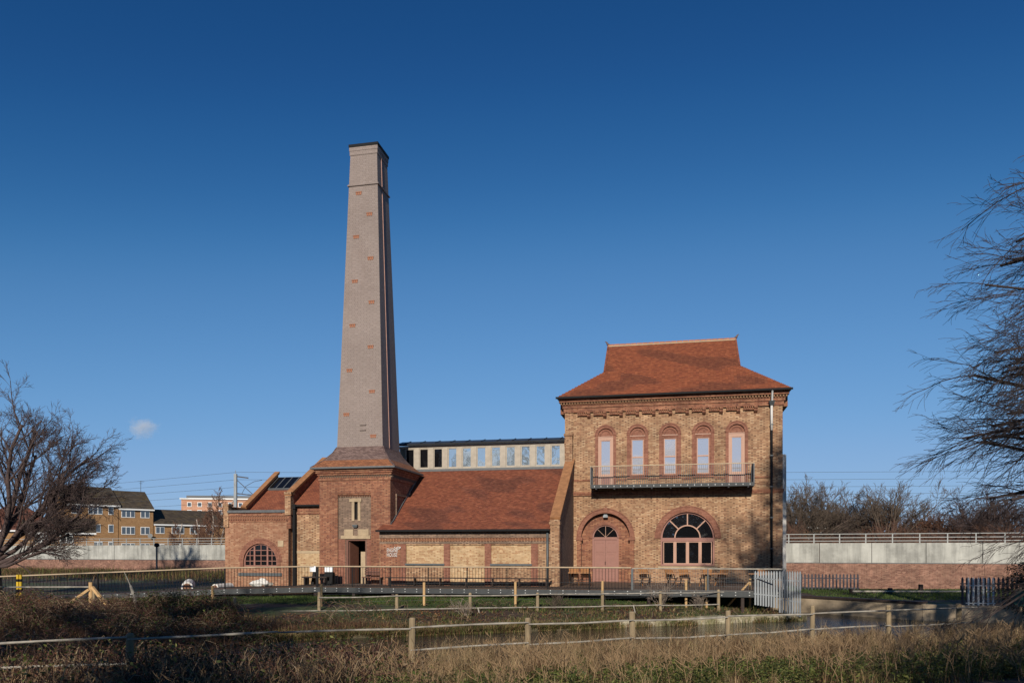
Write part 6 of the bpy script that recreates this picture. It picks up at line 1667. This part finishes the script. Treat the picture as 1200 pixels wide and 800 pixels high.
def far_bank():
    g = np.random.default_rng(21)
    n = 120000; x = g.uniform(-23, 13, n); y = g.uniform(29, 40.5, n); e = y - edge_y(x)
    nb = noise2(x, y, 0.9, 0.2)
    lawn = (e > 3.2 + 0.8 * nb) & (y < 41) & (y > 33.5 - 0.1 * x) & (g.random(n) < 0.85)
    xl, yl = x[lawn], y[lawn]
    blades('lawn_grass', 'short green grass between the bank fence and the deck', xl, yl, g.uniform(0.05, 0.14, len(xl)), g.uniform(0.012, 0.025, len(xl)), 0.4, LAWN, 22)
    bank = (e > 0.3) & (e < 3.6) & (g.random(n) < np.clip(0.25 + 0.5 * noise2(x, y, 2.3, 1.0), 0.05, 1))
    xb, yb = x[bank], y[bank]
    blades('bank_grass', 'rough tufts of grass on the far bank above the stones', xb, yb, g.uniform(0.06, 0.22, len(xb)) * (1 + 0.6 * noise2(xb, yb, 2.3, 1.0)), g.uniform(0.01, 0.022, len(xb)), 0.5, GREENS + STRAW[:3] + LAWN, 23)
    n = 60000; x = g.uniform(-9, 13.5, n); y = edge_y(x) - 0.3 + np.abs(g.normal(0, 0.28, n)); k = (g.random(n) < np.clip(0.7 + 0.5 * noise2(x, y * 0, 1.7, 0.6) - 0.68 * sm(3.0, 5.5, x), 0.03, 1)); x, y = x[k], y[k]
    blades('edge_growth', 'rank dead growth hanging over the stones at the water edge', x, y, g.uniform(0.08, 0.34, len(x)), g.uniform(0.01, 0.022, len(x)), 0.9, BROWN + GREENS + STRAW[:3], 26, z=np.full(len(x), -1.26) + 0.14 * sm(-0.2, 0.2, y - edge_y(x)))
    n = 26000; x = g.uniform(-12, 13, n); y = g.uniform(28, 38, n); e = y - edge_y(x); k = (e > 0.25) & (e < 4.2) & (g.random(n) < np.clip(0.5 - 0.6 * noise2(x, y, 0.9, 0.2), 0.08, 1)); x, y = x[k], y[k]
    leaves('leaf_litter', 'russet fallen leaves scattered on the far bank', np.stack([x, y, zt(x, y) + 0.02 + 0.03 * g.random(len(x))], 1), 0.05, [(0.17, 0.07, 0.03), (0.24, 0.11, 0.05), (0.1, 0.05, 0.03), (0.3, 0.17, 0.08)], 24, flat=2.0)
    n = 90000; x = g.uniform(16.5, 48, n); y = g.uniform(34, 62, n); k = (x > wall_x(y) + 0.6) & (x < 0.75 * y) & (y < 58 - 0.34 * (x - 29.6) - 0.2) & (y > 38); x, y = x[k], y[k]
    blades('right_lawn_grass', 'mown green grass before the right boundary wall', x, y, g.uniform(0.05, 0.14, len(x)), g.uniform(0.02, 0.04, len(x)), 0.4, LAWN, 25)
far_bank()

# leafless shrubs on the far bank
def shrub(x, y, h, seed, label, mat):
    z = gz(x, y); g = random.Random(seed); S = []
    for k in range(12):
        az = g.uniform(0, 6.28); e = R(g.uniform(45, 85)); S.append(((g.uniform(-.1, .1), g.uniform(-.1, .1), 0), (math.cos(az) * math.cos(e), math.sin(az) * math.cos(e), math.sin(e)), h * g.uniform(0.6, 1), 0.014, 1))
    o = empty('bare_shrub', (x, y, z), 0, label, 'shrub', 'leafless shrubs on the far bank')
    br = branch_set(seed, S, levels=3, child=(0, 6, 4), ratio=(1, 0.5, 0.5), spread=(20, 45), up=0.05, rmin=0.005, minlen=0.08)
    link('stems', tubes_mesh('stems', [(p, r, 3) for p, r, lv in br], mat), o)
shrub(*on(775, 34.6, 0.2), 1.25, 41, 'pale leafless shrub in front of the terrace mesh fence', plain('pale_twig', (0.24, 0.19, 0.15), 0.9))
shrub(*on(822, 34.4, 0.2), 0.95, 42, 'pale leafless shrub right of the paired timber posts', MATS['pale_twig'])
shrub(*on(545, 32.8, 0.22), 0.7, 43, 'grey twiggy shrub overhanging the stones at mid stream', MATS['pale_twig'])
shrub(*on(650, 34.2, 0.22), 0.8, 44, 'small leafless shrub by the bank fence below the parapet', TWIGB)

# ------------------------------------------------------------------ the one small cloud
def cloud():
    m = bpy.data.materials.new('cloud_vapour'); m.use_nodes = True; nt = m.node_tree; n, l = nt.nodes, nt.links
    n.remove(n['Principled BSDF'])
    pv = n.new('ShaderNodeVolumePrincipled'); pv.inputs['Color'].default_value = (0.99, 0.99, 0.99, 1); pv.inputs['Anisotropy'].default_value = 0.0
    tc = n.new('ShaderNodeTexCoord')
    ns = n.new('ShaderNodeTexNoise'); ns.inputs['Scale'].default_value = 2.2; ns.inputs['Detail'].default_value = 6; ns.inputs['Roughness'].default_value = 0.65; l.new(tc.outputs['Object'], ns.inputs['Vector'])
    ln = n.new('ShaderNodeVectorMath'); ln.operation = 'LENGTH'; l.new(tc.outputs['Object'], ln.inputs[0])
    a = n.new('ShaderNodeMath'); a.operation = 'MULTIPLY_ADD'; a.inputs[1].default_value = -0.62; l.new(ln.outputs['Value'], a.inputs[0]); l.new(ns.outputs[0], a.inputs[2])
    mr = n.new('ShaderNodeMapRange'); mr.inputs['From Min'].default_value = 0.06; mr.inputs['From Max'].default_value = 0.5; mr.inputs['To Max'].default_value = 0.04; l.new(a.outputs[0], mr.inputs['Value'])
    l.new(mr.outputs[0], pv.inputs['Density']); l.new(pv.outputs[0], n['Material Output'].inputs['Volume'])
    bm = bmesh.new(); bmesh.ops.create_icosphere(bm, subdivisions=3, radius=1.0); me = bpy.data.meshes.new('cloud'); bm.to_mesh(me); bm.free(); me.materials.append(m)
    Y = 1500; o = link('cloud', me, None, ((167 - 600) / 900 * Y, Y, CAMZ + (645 - 501) / 900 * Y)); o.scale = (42, 30, 30)
    tag(o, 'single small wispy cloud above the terraced houses', 'cloud')
    # the bank of low clouds behind the viewpoint that the upper windows mirror
    for i, (x, z, sx, sz) in enumerate(((-330, 175, 330, 62), (-760, 185, 380, 75), (-540, 330, 280, 40), (-1050, 330, 300, 45), (-20, 280, 220, 40))):
        c = link('cloud', me, None, (x, -1500 - 60 * i, z)); c.scale = (sx, 90, sz)
        tag(c, ['broad low cloud behind the viewpoint above the wood', 'thickest low cloud left of the wood behind the viewpoint', 'thin high cloud between the two broad ones behind the viewpoint', 'high cloud at the far left behind the viewpoint', 'thin high cloud straight behind the viewpoint'][i], 'cloud', 'clouds behind the viewpoint')
cloud()
